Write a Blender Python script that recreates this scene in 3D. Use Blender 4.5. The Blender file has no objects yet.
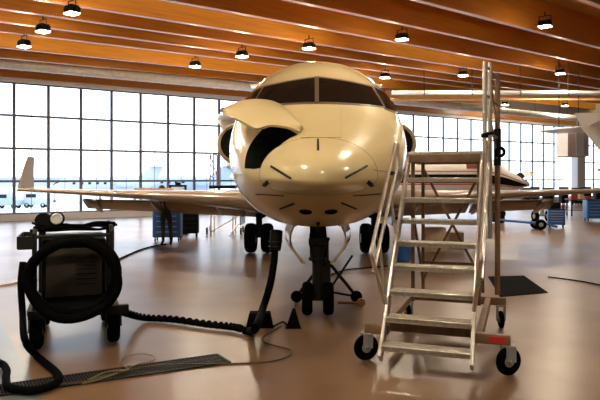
import bpy, bmesh, math, random
from mathutils import Vector, Matrix
from mathutils.bvhtree import BVHTree
random.seed(7)
PI = math.pi
scene = bpy.context.scene
COL = scene.collection
CAMH = 1.95
HORIZ = 178.0

# ------------------------------------------------------------------ helpers
def at(px, py, Y):
    "photo pixel at distance Y -> world point"
    return Vector(((px-300)/600*Y, Y, CAMH+(HORIZ-py)/600*Y))

def fl(px, py, h=0.0):
    "photo pixel of a point at height h -> world point"
    Y = 600*(CAMH-h)/(py-HORIZ)
    return Vector(((px-300)/600*Y, Y, h))

class MB:
    def __init__(s): s.v = []; s.f = []; s.mi = []
    def add(s, vs, fs, mi=0):
        o = len(s.v); s.v += [Vector(v) for v in vs]
        s.f += [tuple(i+o for i in f) for f in fs]; s.mi += [mi]*len(fs); return s
    def box(s, c, d, M=None, mi=0, taper=1.0):
        x, y, z = d[0]/2, d[1]/2, d[2]/2
        vs = [Vector((sx*x*(taper if sz > 0 else 1), sy*y*(taper if sz > 0 else 1), sz*z)) for sz in (-1, 1) for sy in (-1, 1) for sx in (-1, 1)]
        if M is not None: vs = [M @ v for v in vs]
        vs = [v+Vector(c) for v in vs]
        return s.add(vs, [(0,2,3,1),(4,5,7,6),(0,1,5,4),(2,6,7,3),(0,4,6,2),(1,3,7,5)], mi)
    def beam(s, a, b, w, h, mi=0, up=(0,0,1)):
        "rectangular bar from a to b"
        a, b = Vector(a), Vector(b); d = (b-a); L = d.length; d.normalize()
        u = Vector(up)
        if abs(d.dot(u)) > .98: u = Vector((0,1,0))
        x = d.cross(u).normalized(); z = x.cross(d)
        M = Matrix((x, d, z)).transposed()
        return s.box((a+b)/2, (w, L, h), M, mi)
    def tube(s, pts, r, n=10, mi=0, closed=False, caps=True):
        pts = [Vector(p) for p in pts]; m = len(pts)
        rs = r if isinstance(r, (list, tuple)) else [r]*m
        ts = []
        for i in range(m):
            if closed: t = pts[(i+1) % m]-pts[i-1]
            else: t = pts[min(i+1, m-1)]-pts[max(i-1, 0)]
            ts.append(t.normalized() if t.length > 1e-9 else Vector((0,0,1)))
        u = ts[0].orthogonal().normalized()
        vs, fs = [], []
        for i in range(m):
            u = (u-ts[i]*u.dot(ts[i])).normalized(); w = ts[i].cross(u)
            for k in range(n):
                a = 2*PI*k/n; vs.append(pts[i]+(u*math.cos(a)+w*math.sin(a))*rs[i])
        for i in range(m if closed else m-1):
            j = (i+1) % m
            for k in range(n):
                fs.append((i*n+k, i*n+(k+1) % n, j*n+(k+1) % n, j*n+k))
        if caps and not closed:
            fs.append(tuple(range(n))[::-1]); fs.append(tuple((m-1)*n+k for k in range(n)))
        return s.add(vs, fs, mi)
    def lathe(s, prof, M=None, n=24, mi=0):
        "profile of (r, z) turned around z"
        vs, fs = [], []
        for r, z in prof:
            for k in range(n):
                a = 2*PI*k/n; vs.append(Vector((max(r,1e-4)*math.cos(a), max(r,1e-4)*math.sin(a), z)))
        if M is not None: vs = [M @ v for v in vs]
        for i in range(len(prof)-1):
            for k in range(n):
                fs.append((i*n+k, i*n+(k+1) % n, (i+1)*n+(k+1) % n, (i+1)*n+k))
        fs.append(tuple(range(n))[::-1]); fs.append(tuple((len(prof)-1)*n+k for k in range(n)))
        return s.add(vs, fs, mi)
    def loft(s, secs, mi=0, caps=True):
        n = len(secs[0]); vs = [p for sc in secs for p in sc]; fs = []
        for i in range(len(secs)-1):
            for k in range(n):
                fs.append((i*n+k, i*n+(k+1) % n, (i+1)*n+(k+1) % n, (i+1)*n+k))
        if caps:
            fs.append(tuple(range(n))[::-1]); fs.append(tuple((len(secs)-1)*n+k for k in range(n)))
        return s.add(vs, fs, mi)
    def prism(s, poly, off, mi=0):
        off = Vector(off); return s.loft([[Vector(p) for p in poly], [Vector(p)+off for p in poly]], mi)
    def grid(s, rows, mi=0):
        n = len(rows[0]); vs = [p for r in rows for p in r]
        fs = [(i*n+k, i*n+k+1, (i+1)*n+k+1, (i+1)*n+k) for i in range(len(rows)-1) for k in range(n-1)]
        return s.add(vs, fs, mi)
    def plate(s, rows, th, nrm=None, mi=0):
        "curved plate: a grid given thickness along grid normals"
        R, n = len(rows), len(rows[0]); back = []
        for i in range(R):
            rr = []
            for k in range(n):
                du = Vector(rows[i][min(k+1,n-1)])-Vector(rows[i][max(k-1,0)])
                dv = Vector(rows[min(i+1,R-1)][k])-Vector(rows[max(i-1,0)][k])
                nn = du.cross(dv)
                nn = nn.normalized() if nn.length > 1e-9 else Vector((0,0,1))
                rr.append(Vector(rows[i][k])+nn*th)
            back.append(rr)
        vs = [p for r in rows for p in r]+[p for r in back for p in r]; N = R*n; fs = []
        for i in range(R-1):
            for k in range(n-1):
                a, b, c, d = i*n+k, i*n+k+1, (i+1)*n+k+1, (i+1)*n+k
                fs += [(a,b,c,d), (N+d,N+c,N+b,N+a)]
        for k in range(n-1):
            fs += [(k, N+k, N+k+1, k+1), ((R-1)*n+k+1, N+(R-1)*n+k+1, N+(R-1)*n+k, (R-1)*n+k)]
        for i in range(R-1):
            fs += [((i+1)*n, N+(i+1)*n, N+i*n, i*n), (i*n+n-1, N+i*n+n-1, N+(i+1)*n+n-1, (i+1)*n+n-1)]
        return s.add(vs, fs, mi)
    def build(s, name, mats, parent=None, bev=0, smooth=35, weld=False):
        me = bpy.data.meshes.new(name)
        me.from_pydata([v[:] for v in s.v], [], s.f)
        if not isinstance(mats, (list, tuple)): mats = [mats]
        for m in mats: me.materials.append(m)
        me.polygons.foreach_set('material_index', s.mi)
        bm = bmesh.new(); bm.from_mesh(me)
        if weld: bmesh.ops.remove_doubles(bm, verts=bm.verts, dist=1e-5)
        bmesh.ops.recalc_face_normals(bm, faces=bm.faces)
        if bev:
            es = [e for e in bm.edges if len(e.link_faces) == 2 and e.calc_face_angle(0) > .6]
            bmesh.ops.bevel(bm, geom=es, offset=bev, segments=2, affect='EDGES', profile=.5, clamp_overlap=True)
        bm.to_mesh(me); bm.free()
        if smooth:
            me.polygons.foreach_set('use_smooth', [True]*len(me.polygons))
            me.set_sharp_from_angle(angle=math.radians(smooth))
        o = bpy.data.objects.new(name, me); COL.objects.link(o)
        if parent: o.parent = parent
        return o

def tag(o, label=None, cat=None, group=None, kind=None):
    if label: o['label'] = label
    if cat: o['category'] = cat
    if group: o['group'] = group
    if kind: o['kind'] = kind
    return o
def thing(name, label, cat, loc=(0,0,0), rz=0, group=None):
    o = bpy.data.objects.new(name, None); COL.objects.link(o)
    o.empty_display_size = .2
    o.location = loc; o.rotation_euler = (0,0,rz)
    return tag(o, label, cat, group)
def dup(root, loc, rz=None, label=None):
    r = root.copy(); COL.objects.link(r); r.location = loc
    if rz is not None: r.rotation_euler = (0,0,rz)
    if label: r['label'] = label
    for ch in list(root.children):
        c = ch.copy(); COL.objects.link(c); c.parent = r
        for g in list(ch.children):
            d = g.copy(); COL.objects.link(d); d.parent = c
    return r
def struct(o): o['kind'] = 'structure'; return o

def spline(pts, n=8, closed=False):
    P = [Vector(p) for p in pts]; m = len(P); out = []
    rng = range(m if closed else m-1)
    for i in rng:
        if closed: a, b, c, d = P[i-1], P[i], P[(i+1) % m], P[(i+2) % m]
        else: a, b, c, d = P[max(i-1,0)], P[i], P[i+1], P[min(i+2,m-1)]
        for k in range(n):
            t = k/n
            out.append(.5*((2*b)+(c-a)*t+(2*a-5*b+4*c-d)*t*t+(3*b-a-3*c+d)*t**3))
    if not closed: out.append(P[-1])
    return out
def interp(tab):
    xs = [p[0] for p in tab]; ys = [p[1] for p in tab]; n = len(xs)
    ds = [(ys[i+1]-ys[i])/(xs[i+1]-xs[i]) for i in range(n-1)]
    ms = [ds[0]]+[0 if ds[i-1]*ds[i] <= 0 else 2*ds[i-1]*ds[i]/(ds[i-1]+ds[i]) for i in range(1, n-1)]+[ds[-1]]
    def f(x):
        if x <= xs[0]: return ys[0]
        if x >= xs[-1]: return ys[-1]
        i = max(k for k in range(n-1) if xs[k] <= x); h = xs[i+1]-xs[i]; t = (x-xs[i])/h
        return ((2*t**3-3*t*t+1)*ys[i]+(t**3-2*t*t+t)*h*ms[i]+(-2*t**3+3*t*t)*ys[i+1]+(t**3-t*t)*h*ms[i+1])
    return f

# ------------------------------------------------------------------ materials
MATS = {}
def mat(name, col, rough=.5, metal=0, var=.12, scale=6, bump=0, coat=0, spec=.5, stretch=None, col2=None, rvar=0):
    if name in MATS: return MATS[name]
    m = bpy.data.materials.new(name); m.use_nodes = True; nt = m.node_tree; N = nt.nodes; L = nt.links
    b = N['Principled BSDF']
    b.inputs['Roughness'].default_value = rough; b.inputs['Metallic'].default_value = metal
    b.inputs['Specular IOR Level'].default_value = spec
    b.inputs['Coat Weight'].default_value = coat; b.inputs['Coat Roughness'].default_value = .06
    tc = N.new('ShaderNodeTexCoord'); mp = N.new('ShaderNodeMapping')
    if stretch: mp.inputs['Scale'].default_value = stretch
    nz = N.new('ShaderNodeTexNoise'); nz.inputs['Scale'].default_value = scale; nz.inputs['Detail'].default_value = 5
    L.new(tc.outputs['Object'], mp.inputs['Vector']); L.new(mp.outputs['Vector'], nz.inputs['Vector'])
    rp = N.new('ShaderNodeValToRGB'); rp.color_ramp.elements[0].position = .3; rp.color_ramp.elements[1].position = .7
    c2 = col2 or [min(1, c*(1+var)) for c in col]
    c1 = [c*(1-var) for c in col] if not col2 else col
    rp.color_ramp.elements[0].color = (*c1, 1); rp.color_ramp.elements[1].color = (*c2, 1)
    L.new(nz.outputs['Fac'], rp.inputs['Fac']); L.new(rp.outputs['Color'], b.inputs['Base Color'])
    if rvar:
        mr = N.new('ShaderNodeMapRange'); mr.inputs[3].default_value = max(.02, rough-rvar); mr.inputs[4].default_value = rough+rvar
        L.new(nz.outputs['Fac'], mr.inputs[0]); L.new(mr.outputs[0], b.inputs['Roughness'])
    if bump:
        bp = N.new('ShaderNodeBump'); bp.inputs['Strength'].default_value = bump; bp.inputs['Distance'].default_value = .01
        L.new(nz.outputs['Fac'], bp.inputs['Height']); L.new(bp.outputs['Normal'], b.inputs['Normal'])
    MATS[name] = m; return m
def emit(name, col, s):
    m = bpy.data.materials.new(name); m.use_nodes = True; nt = m.node_tree
    b = nt.nodes['Principled BSDF']; b.inputs['Base Color'].default_value = (.8,.8,.8,1)
    b.inputs['Emission Color'].default_value = (*col, 1); b.inputs['Emission Strength'].default_value = s
    return m
def glass(name, tint=(.97,.985,1)):
    m = bpy.data.materials.new(name); m.use_nodes = True; nt = m.node_tree; N = nt.nodes; L = nt.links
    N.remove(N['Principled BSDF']); out = N['Material Output']
    t = N.new('ShaderNodeBsdfTransparent'); t.inputs[0].default_value = (*tint, 1)
    g = N.new('ShaderNodeBsdfGlossy'); g.inputs['Roughness'].default_value = .02
    fr = N.new('ShaderNodeFresnel'); fr.inputs[0].default_value = 1.12
    mx = N.new('ShaderNodeMixShader'); L.new(fr.outputs[0], mx.inputs[0]); L.new(t.outputs[0], mx.inputs[1]); L.new(g.outputs[0], mx.inputs[2])
    L.new(mx.outputs[0], out.inputs[0]); return m

WOOD = mat('glulam_timber', (.52,.195,.024), .36, var=.14, scale=3, stretch=(.25,.25,5), bump=.05)
WOODP = mat('roof_board_timber', (.58,.24,.035), .5, var=.16, scale=2.5, stretch=(1,1,1))
WOODL = mat('pale_timber', (.72,.42,.18), .55, var=.1, scale=3)
WALLM = mat('wall_paint', (.55,.50,.44), .8, var=.05)
FRAME = mat('window_frame_grey', (.075,.095,.15), .5, var=.06)
SILLM = mat('sill_grey', (.42,.40,.42), .6, var=.05)
WHITE = mat('white_paint', (.88,.88,.89), .45, var=.03)
CREAM = mat('cream_aircraft_paint', (.74,.61,.34), .26, var=.03, scale=1.5, coat=.7)
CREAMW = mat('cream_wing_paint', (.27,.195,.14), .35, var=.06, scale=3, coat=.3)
DOORC = mat('cream_door_paint', (.74,.61,.34), .3, var=.03, scale=2, coat=.5)
BAYG = mat('bay_dark_green', (.018,.028,.02), .6, var=.4, scale=14)
DARKG = mat('cockpit_glass', (.012,.009,.008), .08, var=.2, spec=.22)
WFR = mat('windshield_frame', (.13,.09,.06), .4, var=.1)
BLACK = mat('black_rubber', (.003,.003,.0035), .85, var=.25, scale=20, bump=.1, spec=.03)
BLACKM = mat('black_metal', (.004,.004,.0045), .55, var=.2, scale=12, spec=.15)
DKGREY = mat('dark_grey_metal', (.014,.0135,.014), .6, var=.2, scale=10, spec=.25)
GREYP = mat('grey_paint', (.30,.30,.31), .5, var=.08)
STEEL = mat('brushed_steel', (.62,.58,.52), .33, 1, var=.08, scale=20)
CHROME = mat('polished_metal', (.75,.75,.77), .15, 1, var=.03)
ALU = mat('aluminium_tube', (.66,.63,.58), .36, .85, var=.1, scale=14)
ALUT = mat('aluminium_tread', (.60,.56,.49), .45, .7, var=.15, scale=25, bump=.15)
BROWNM = mat('brown_painted_steel', (.22,.13,.075), .5, var=.2, scale=9)
GALV = mat('galvanised_duct', (.80,.80,.82), .4, 0, var=.08, scale=6)
BLUE = mat('blue_paint', (.035,.13,.42), .42, var=.12, scale=5)
RED = mat('red_paint', (.5,.03,.025), .45, var=.1)
MAROON = mat('maroon_cover', (.16,.03,.03), .6, var=.15)
ORANGE = mat('orange_paint', (.22,.09,.03), .5, var=.1)
YELLOW = mat('yellow_cable', (.62,.42,.08), .5, var=.1)
CARD = mat('brown_cardboard', (.50,.36,.24), .75, var=.1)
SKIN = mat('skin', (.55,.33,.24), .55, var=.05)
NAVY = mat('dark_trousers', (.022,.022,.03), .8, var=.2)
SHIRT = mat('dark_shirt', (.03,.03,.045), .8, var=.2)
HAIR = mat('dark_hair', (.012,.01,.008), .6, var=.2)
APRON = mat('apron_concrete', (.76,.76,.75), .8, var=.06, scale=.2)
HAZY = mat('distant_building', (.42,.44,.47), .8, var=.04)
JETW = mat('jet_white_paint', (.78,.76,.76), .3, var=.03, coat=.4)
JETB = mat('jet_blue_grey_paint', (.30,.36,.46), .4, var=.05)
GLASS = glass('window_glass')
SKYGL = glass('skylight_glass', (1,.88,.62))

# floor: sealed concrete, a grey-green field at the left, stains and wear
def floor_mat():
    m = bpy.data.materials.new('sealed_floor'); m.use_nodes = True; nt = m.node_tree; N = nt.nodes; L = nt.links
    b = N['Principled BSDF']; tc = N.new('ShaderNodeTexCoord')
    def noise(sc, det=6, rough=.6):
        n = N.new('ShaderNodeTexNoise'); n.inputs['Scale'].default_value = sc; n.inputs['Detail'].default_value = det
        n.inputs['Roughness'].default_value = rough; L.new(tc.outputs['Object'], n.inputs['Vector']); return n
    n1 = noise(.5, 2, .5); n2 = noise(2.2, 2, .5)
    r1 = N.new('ShaderNodeValToRGB'); e = r1.color_ramp.elements
    e[0].position = .34; e[0].color = (.115,.058,.030,1); e[1].position = .66; e[1].color = (.215,.13,.075,1)
    L.new(n1.outputs['Fac'], r1.inputs['Fac'])
    r2 = N.new('ShaderNodeValToRGB'); e = r2.color_ramp.elements
    e[0].position = .3; e[0].color = (.90,.90,.90,1); e[1].position = .62; e[1].color = (1.05,1.05,1.05,1)
    L.new(n2.outputs['Fac'], r2.inputs['Fac'])
    # painted field beyond a straight joint
    sep = N.new('ShaderNodeSeparateXYZ'); L.new(tc.outputs['Object'], sep.inputs[0])
    ma = N.new('ShaderNodeMath'); ma.operation = 'MULTIPLY_ADD'; ma.inputs[1].default_value = .624; L.new(sep.outputs['Y'], ma.inputs[0]); L.new(sep.outputs['X'], ma.inputs[2])
    lt = N.new('ShaderNodeMath'); lt.operation = 'LESS_THAN'; lt.inputs[1].default_value = .624*6.92-3.29; L.new(ma.outputs[0], lt.inputs[0])
    mg = N.new('ShaderNodeMix'); mg.data_type = 'RGBA'; mg.inputs['B'].default_value = (.11,.125,.125,1)
    L.new(lt.outputs[0], mg.inputs['Factor']); L.new(r1.outputs['Color'], mg.inputs['A'])
    mm = N.new('ShaderNodeMix'); mm.data_type = 'RGBA'; mm.blend_type = 'MULTIPLY'; mm.inputs['Factor'].default_value = 1
    L.new(mg.outputs['Result'], mm.inputs['A']); L.new(r2.outputs['Color'], mm.inputs['B'])
    L.new(mm.outputs['Result'], b.inputs['Base Color'])
    b.inputs['Roughness'].default_value = .30
    b.inputs['Specular IOR Level'].default_value = .36
    bp = N.new('ShaderNodeBump'); bp.inputs['Strength'].default_value = .03; bp.inputs['Distance'].default_value = .004
    n3 = noise(1.6, 5); L.new(n3.outputs['Fac'], bp.inputs['Height']); L.new(bp.outputs['Normal'], b.inputs['Normal'])
    return m
FLOORM = floor_mat()

# ------------------------------------------------------------------ the hall
WU = Vector((1.5,1,0)).normalized()           # run of the glass wall
W0 = Vector((-13.5,27,0))
WN = Vector((WU.y,-WU.x,0))                   # into the hall
def wallY(X): return 27+(X+13.5)/1.5
def wpt(s, h=0, off=0): return W0+WU*s+WN*off+Vector((0,0,h))
GTOP, GBOT = 6.3, .30
XL, XR, YB = -24, 40, -12

m = MB(); m.loft([[Vector((XL,YB,z)), Vector((XR,YB,z)), Vector((XR,wallY(XR),z)), Vector((XL,wallY(XL),z))] for z in (-.3,0)])
struct(m.build('floor', FLOORM, smooth=0))
AG = -1.5
e0, e1 = Vector((XL-60,wallY(XL)-40,-.02)), Vector((XR+60,wallY(XR)+40,-.02)); f0, f1 = Vector((-110,20,AG)), Vector((120,140,AG))
m = MB(); m.add([e0,e1,f1,f0], [(0,1,2,3)]); m.add([f0,f1,Vector((700,520,AG)),Vector((-700,520,AG))], [(0,1,2,3)])
m.add([v-Vector((0,0,.3)) for v in (e0,e1,f1,f0)], [(3,2,1,0)])
tag(m.build('apron_ground', APRON, smooth=0), 'pale concrete apron outside beyond the glass wall', 'ground', kind='structure')

def roofH(X): return 7.0+.0371*X
RX0, RX1 = XL-1, XR+1
m = MB(); m.box(((XL+XR)/2, YB-.15, 5), (XR-XL, .3, 10)); struct(m.build('wall_back', WALLM, smooth=0))
m = MB(); m.box((XL-.15, (YB+wallY(XL))/2, 5), (.3, wallY(XL)-YB, 10)); struct(m.build('wall_left', WALLM, smooth=0))
m = MB(); m.box((XR+.15, (YB+wallY(XR))/2, 5), (.3, wallY(XR)-YB, 10)); struct(m.build('wall_right', WALLM, smooth=0))

# glass wall: low sill, windows bay by bay, timber header and wall above
sL = (XL+13.5)/1.5*math.hypot(1.5,1); sR = (XR+13.5)/1.5*math.hypot(1.5,1)
m = MB(); m.beam(wpt(sL,GBOT/2), wpt(sR,GBOT/2), .35, GBOT); struct(m.build('baseboard_far', SILLM, smooth=0))
m = MB(); m.beam(wpt(sL,GTOP+.1,.02), wpt(sR,GTOP+.1,.02), .30, .2); struct(m.build('trim_1', WHITE, smooth=0))
sCol = 44.4
m = MB(); m.beam(wpt(sL,GTOP+.52,.12), wpt(sCol,GTOP+.52,.12), .42, .64); struct(m.build('trim_2', WOOD, smooth=0))
m = MB(); m.beam(wpt(sL,8.5,-.1), wpt(sR,8.5,-.1), .3, 4.2); struct(m.build('wall_far', WALLM, smooth=0))
m = MB(); m.box(wpt(sCol+.55,3.6,.2), (1.15,.6,7.2), Matrix((WU,WN,Vector((0,0,1)))).transposed(), mi=0); struct(m.build('trim_3', SILLM, smooth=0))
BAY = 1.47; s = .577-BAY*12; k = 0; sG = .577-BAY*2
m = MB(); m.beam(wpt(sL,GTOP/2), wpt(sG,GTOP/2), .3, GTOP); struct(m.build('wall_far', WALLM, smooth=0))
HH = (GTOP-GBOT)
while s < sR-.3:
    if s > sG-.01 and not (s > sCol-BAY+.05 and s < sCol+1.15):
        k += 1
        near = s < 55
        fr = MB()
        fr.beam(wpt(s,GBOT), wpt(s,GTOP), .13, .07, up=WN[:])
        for q in range(0, 5):
            z = GBOT+HH*q/4; t = .10 if 0 < q < 4 else .13
            fr.beam(wpt(s+.04,z), wpt(s+BAY-.04,z), .05, t)
        fr.beam(wpt(s+BAY/2,GBOT), wpt(s+BAY/2,GTOP), .02, .02, up=WN[:])
        fo = struct(fr.build('window_%d' % k, FRAME, smooth=0))
        gp = MB(); gp.beam(wpt(s+.043,GBOT+HH/2,-.03), wpt(s+BAY-.043,GBOT+HH/2,-.03), .012, HH-.1)
        gp.build('pane', GLASS, fo, smooth=0)
    s += BAY

# roof: glulam beams, boarded ceiling, two skylight strips
DIR = Vector((1.1667,1,0))
Z0 = [-11.5,-8,-4.2,-.6,3.1,7.0,10.8,14.6,17.3,19.8,22.2,24.05,25.9,27.5,30.6,33.0]
BD, BW = 1.2, .22
def bpt(z0, X, dh=0): return Vector((X, z0+X/1.1667, roofH(X)+dh))
for i, z0 in enumerate(Z0):
    xa = max(RX0+1, (YB-z0)*1.1667)
    xb = XR
    # beams stop at the far wall
    xw = (27+13.5/1.5-z0-.35)/(1/1.1667-1/1.5)
    xb = min(xb, xw-.6)
    m = MB(); m.beam(bpt(z0,xa,BD/2), bpt(z0,xb,BD/2), BW, BD)
    struct(m.build('trim_%d' % (4+i), WOOD, bev=.012, smooth=0))
# ceiling boards between the beams
ceil = MB(); sky = []
def strip(a0, a1, xa, xb, m, dh, th=.12):
    vs = []
    for z in (dh, dh+th):
        vs += [bpt(a0,xa,z), bpt(a0,xb,z), bpt(a1,xb,z), bpt(a1,xa,z)]
    m.add(vs, [(0,1,2,3),(7,6,5,4),(0,4,5,1),(1,5,6,2),(2,6,7,3),(3,7,4,0)])
edges = [-60]+Z0+[60]
for i in range(len(edges)-1):
    a0, a1 = edges[i], edges[i+1]
    if a0 == 19.8:
        strip(a0,a1,RX0,-7.5,ceil,BD); strip(a0,a1,1.5,3.4,ceil,BD); strip(a0,a1,9.5,RX1,ceil,BD); sky += [(a0,a1,-7.5,1.5),(a0,a1,3.4,9.5)]
    elif a0 == 27.5:
        strip(a0,a1,6,14,ceil,BD); strip(a0,a1,28,RX1,ceil,BD); sky += [(a0,a1,RX0,6),(a0,a1,14,28)]
    elif a0 == 33.0:
        xs_ = [RX0+(17-RX0)*q/12 for q in range(13)]
        lo_ = [bpt(33.0,x,BD) for x in xs_]; up_ = [Vector((x,wallY(x)+.1,roofH(x)+BD)) for x in xs_]
        ceil.loft([lo_+up_[::-1], [v+Vector((0,0,.12)) for v in lo_+up_[::-1]]])
    else:
        strip(a0,a1,RX0,RX1,ceil,BD)
struct(ceil.build('ceiling', WOODP, smooth=0))
for q, (a0,a1,xa,xb) in enumerate(sky):
    m = MB(); strip(a0+.05,a1-.05,xa+.02,xb-.02,m,BD+.02,.02)
    struct(m.build('window_%d' % (k+1+q), SKYGL, smooth=0))

# girder carrying the beams at the right, hung pipe run, ventilation duct
gy = 36.4
m = MB(); m.beam((5.2,gy,7.0), (39.5,gy,7.0), .4, .5); struct(m.build('trim_40', WOODL, smooth=0))
p = thing('ceiling_pipe', 'long pale horizontal pipe hung under the roof behind the tall ladder rail', 'pipe', (0,0,0))
PY = 30.0
m = MB(); m.tube([(4.6,PY,6.22),(16,PY,6.2),(24,PY,6.18)], .11, 14); m.build('pipe', GALV, p)
m = MB(); m.tube([(4.6,PY+.5,5.95),(24,PY+.5,5.9)], .07, 12); m.build('conduit', WOODL, p)
for x in (6.2,8.6,11,13.4,15.8,18.2,20.6):
    m = MB(); m.tube([(x,PY,6.2),(x,PY,roofH(x)+1.18)], .018, 6); m.tube([Vector((x,PY,6.21))+Vector((0,.13*math.cos(a),.13*math.sin(a))) for a in [2*PI*t/14 for t in range(14)]], .02, 6, closed=True)
    m.build('hanger', DKGREY, p)
d = thing('ventilation_duct', 'long silver round ventilation duct running above the glass wall', 'duct')
def dpt(s, h=6.62): return wpt(s, h, 2.9)
m = MB()
pts = []; rs = []
s = -7.0
while s < 42:
    pts += [dpt(s), dpt(s+1.15), dpt(s+1.16), dpt(s+1.24)]; rs += [.22,.22,.235,.235]; s += 1.25
m.tube(pts, rs, 16); m.build('duct_run', GALV, d)
for s in range(-5, 42, 4):
    m = MB(); b = dpt(s); m.tube([b+Vector((0,0,.2)), Vector((b.x,b.y,roofH(b.x)+1.18))], .012, 6); m.build('hanger', DKGREY, d)

# ------------------------------------------------------------------ ceiling lamps
LAMPE = emit('lamp_diffuser', (1.0,.84,.62), 500)
lamp0 = thing('ceiling_lamp', 'lamp', 'lamp', group='floodlights under the roof beams')
m = MB(); m.box((0,0,.10), (.36,.30,.16)); 
for q in range(5): m.box((-.14+.07*q,0,.2), (.015,.26,.06))
m.build('housing', BLACKM, lamp0, bev=.01)
m = MB(); m.box((0,0,.012), (.34,.28,.02)); m.build('diffuser', LAMPE, lamp0)
m = MB(); m.beam((-.19,0,.1),(-.19,0,.36),.03,.01); m.beam((.19,0,.1),(.19,0,.36),.03,.01); m.beam((-.2,0,.36),(.2,0,.36),.03,.02); m.tube([(0,0,.36),(0,0,.5)],.02,8)
m.build('bracket', BLACKM, lamp0)
LP = [(72,14,'black floodlight at the upper left of the hall, largest of the left three'),
      (43,32,'black floodlight second in the row at the upper left of the hall'),
      (24,47,'small black floodlight closest to the left duct and glass wall'),
      (195,67,'floodlight above the left part of the glass wall beside the yellow-lit beam'),
      (242,57,'floodlight under the beams just left of the aircraft cockpit'),
      (309,49,'floodlight hanging right above the aircraft cockpit roof'),
      (402,40,'floodlight above the right shoulder of the aircraft nose'),
      (545,27,'big bright floodlight at the upper right, closest to the camera'),
      (560,74,'bright floodlight at the right between the ladder rail and the frame edge'),
      (463,76,'floodlight just left of the top of the tall ladder rail'),
      (385,78,'small floodlight beside the right cockpit window'),
      (565,106,'small far floodlight under the right end of the long pipe'),
      (505,105,'dim far floodlight just right of the tall ladder rail')]
first = True
for px, py, lab in LP:
    # each lamp hangs under the beams: meet the plane .55 m below the beam bottoms
    rx, rz = (px-300)/600, (HORIZ-py)/600
    Y = (7.0-.42-CAMH)/(rz-.0371*rx)
    P = Vector((rx*Y, Y, CAMH+rz*Y))
    if first: lamp0.location = P; lamp0['label'] = lab; lo = lamp0; first = False
    else: lo = dup(lamp0, P, 0, lab)
    lo.rotation_euler = (0,0,-.7)
for q, (x, y) in enumerate([(-2.5,5.0),(3.0,9.5),(8,6),(-8,8),(1.5,-2),(-6,-1)]):
    lo = dup(lamp0, (x,y,roofH(x)-.42), -.7, 'floodlight over the near part of the hall, out of the photograph'); 

# ------------------------------------------------------------------ generic aircraft pieces
def wheel(name, R, w, M, parent, tmat=BLACK, hub=GREYP):
    "tyre turned about local z of M"
    t = MB(); r2 = w/2
    prof = [(R*.55,-r2*.8),(R*.80,-r2),(R*.95,-r2*.75),(R,-r2*.3),(R,r2*.3),(R*.95,r2*.75),(R*.80,r2),(R*.55,r2*.8)]
    t.lathe(prof, M, 28); o = t.build(name, tmat, parent)
    h = MB(); h.lathe([(R*.1,-r2*.95),(R*.28,-r2*.9),(R*.54,-r2*.7),(R*.56,0),(R*.54,r2*.7),(R*.28,r2*.9),(R*.1,r2*.95)], M, 20); h.build('hub', hub, o)
    return o
def MT(loc, axis):
    z = Vector(axis).normalized(); x = z.orthogonal().normalized(); y = z.cross(x)
    return Matrix.Translation(Vector(loc)) @ Matrix((x,y,z)).transposed().to_4x4()

SQ = lambda a: math.sqrt(max(a,0))
fW = interp([(0,0),(.316,.30),(.548,.50),(.775,.70),(1,.95),(1.265,1.18),(1.483,1.295),(1.673,1.33),(2.05,1.345),(3.74,1.345),(4.18,1.0),(4.45,.5),(4.57,.18)])
fT = interp([(0,1.93),(.1,2.02),(.316,2.15),(.548,2.29),(.775,2.43),(1,2.62),(1.265,2.93),(1.483,3.38),(1.673,3.71),(1.84,3.885),(2.1,3.955),(3.74,3.955),(4.57,3.8)])
fB = interp([(0,1.93),(.1,1.89),(.316,1.845),(.548,1.80),(.775,1.745),(.88,1.66),(1,1.54),(1.15,1.385),(1.3,1.27),(1.483,1.215),(1.673,1.2),(3.6,1.2),(4.1,1.9),(4.57,3.35)])
fC = interp([(0,1.93),(.775,1.97),(1,2.05),(1.265,2.2),(1.483,2.36),(1.673,2.46),(2.05,2.55),(3.74,2.55),(4.57,3.55)])
def fus(a, th, off=0):
    "aircraft-local surface point; th=0 right side, pi/2 top"
    u = SQ(a); w, t, b, c = fW(u)+off, fT(u), fB(u), fC(u)
    cs, sn = math.cos(th), math.sin(th); e = 2/2.15
    x = w*math.copysign(abs(cs)**e, cs); z = math.copysign(abs(sn)**e, sn)
    return Vector((x, a, c+z*((t-c) if z > 0 else (c-b))+(off*z)))
def fus_secs(a_list, n=96):
    return [[fus(a, 2*PI*k/n) for k in range(n)] for a in a_list]

AX = Vector((.205,6.6,0)); YAW = math.atan2(-.025,1)
MA = Matrix.Translation(AX) @ Matrix.Rotation(YAW,4,'Z'); MAI = MA.inverted()
jet = thing('business_jet', 'large cream twin-engine business jet facing the camera on its landing gear', 'airplane', AX, YAW)

# fuselage solid with pockets cut in
SEAM = .62
alist = [SEAM+(2.2-SEAM)*i/40 for i in range(41)]+[2.2+i*.1 for i in range(1,20)]+[4.1+i*.8 for i in range(1,13)]+[13.9+i*.35 for i in range(1,20)]
fm = MB(); fm.loft(fus_secs(alist))
rad_a = [(.02+.98*i/22)**2*SEAM*1.0 for i in range(23)]
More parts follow.
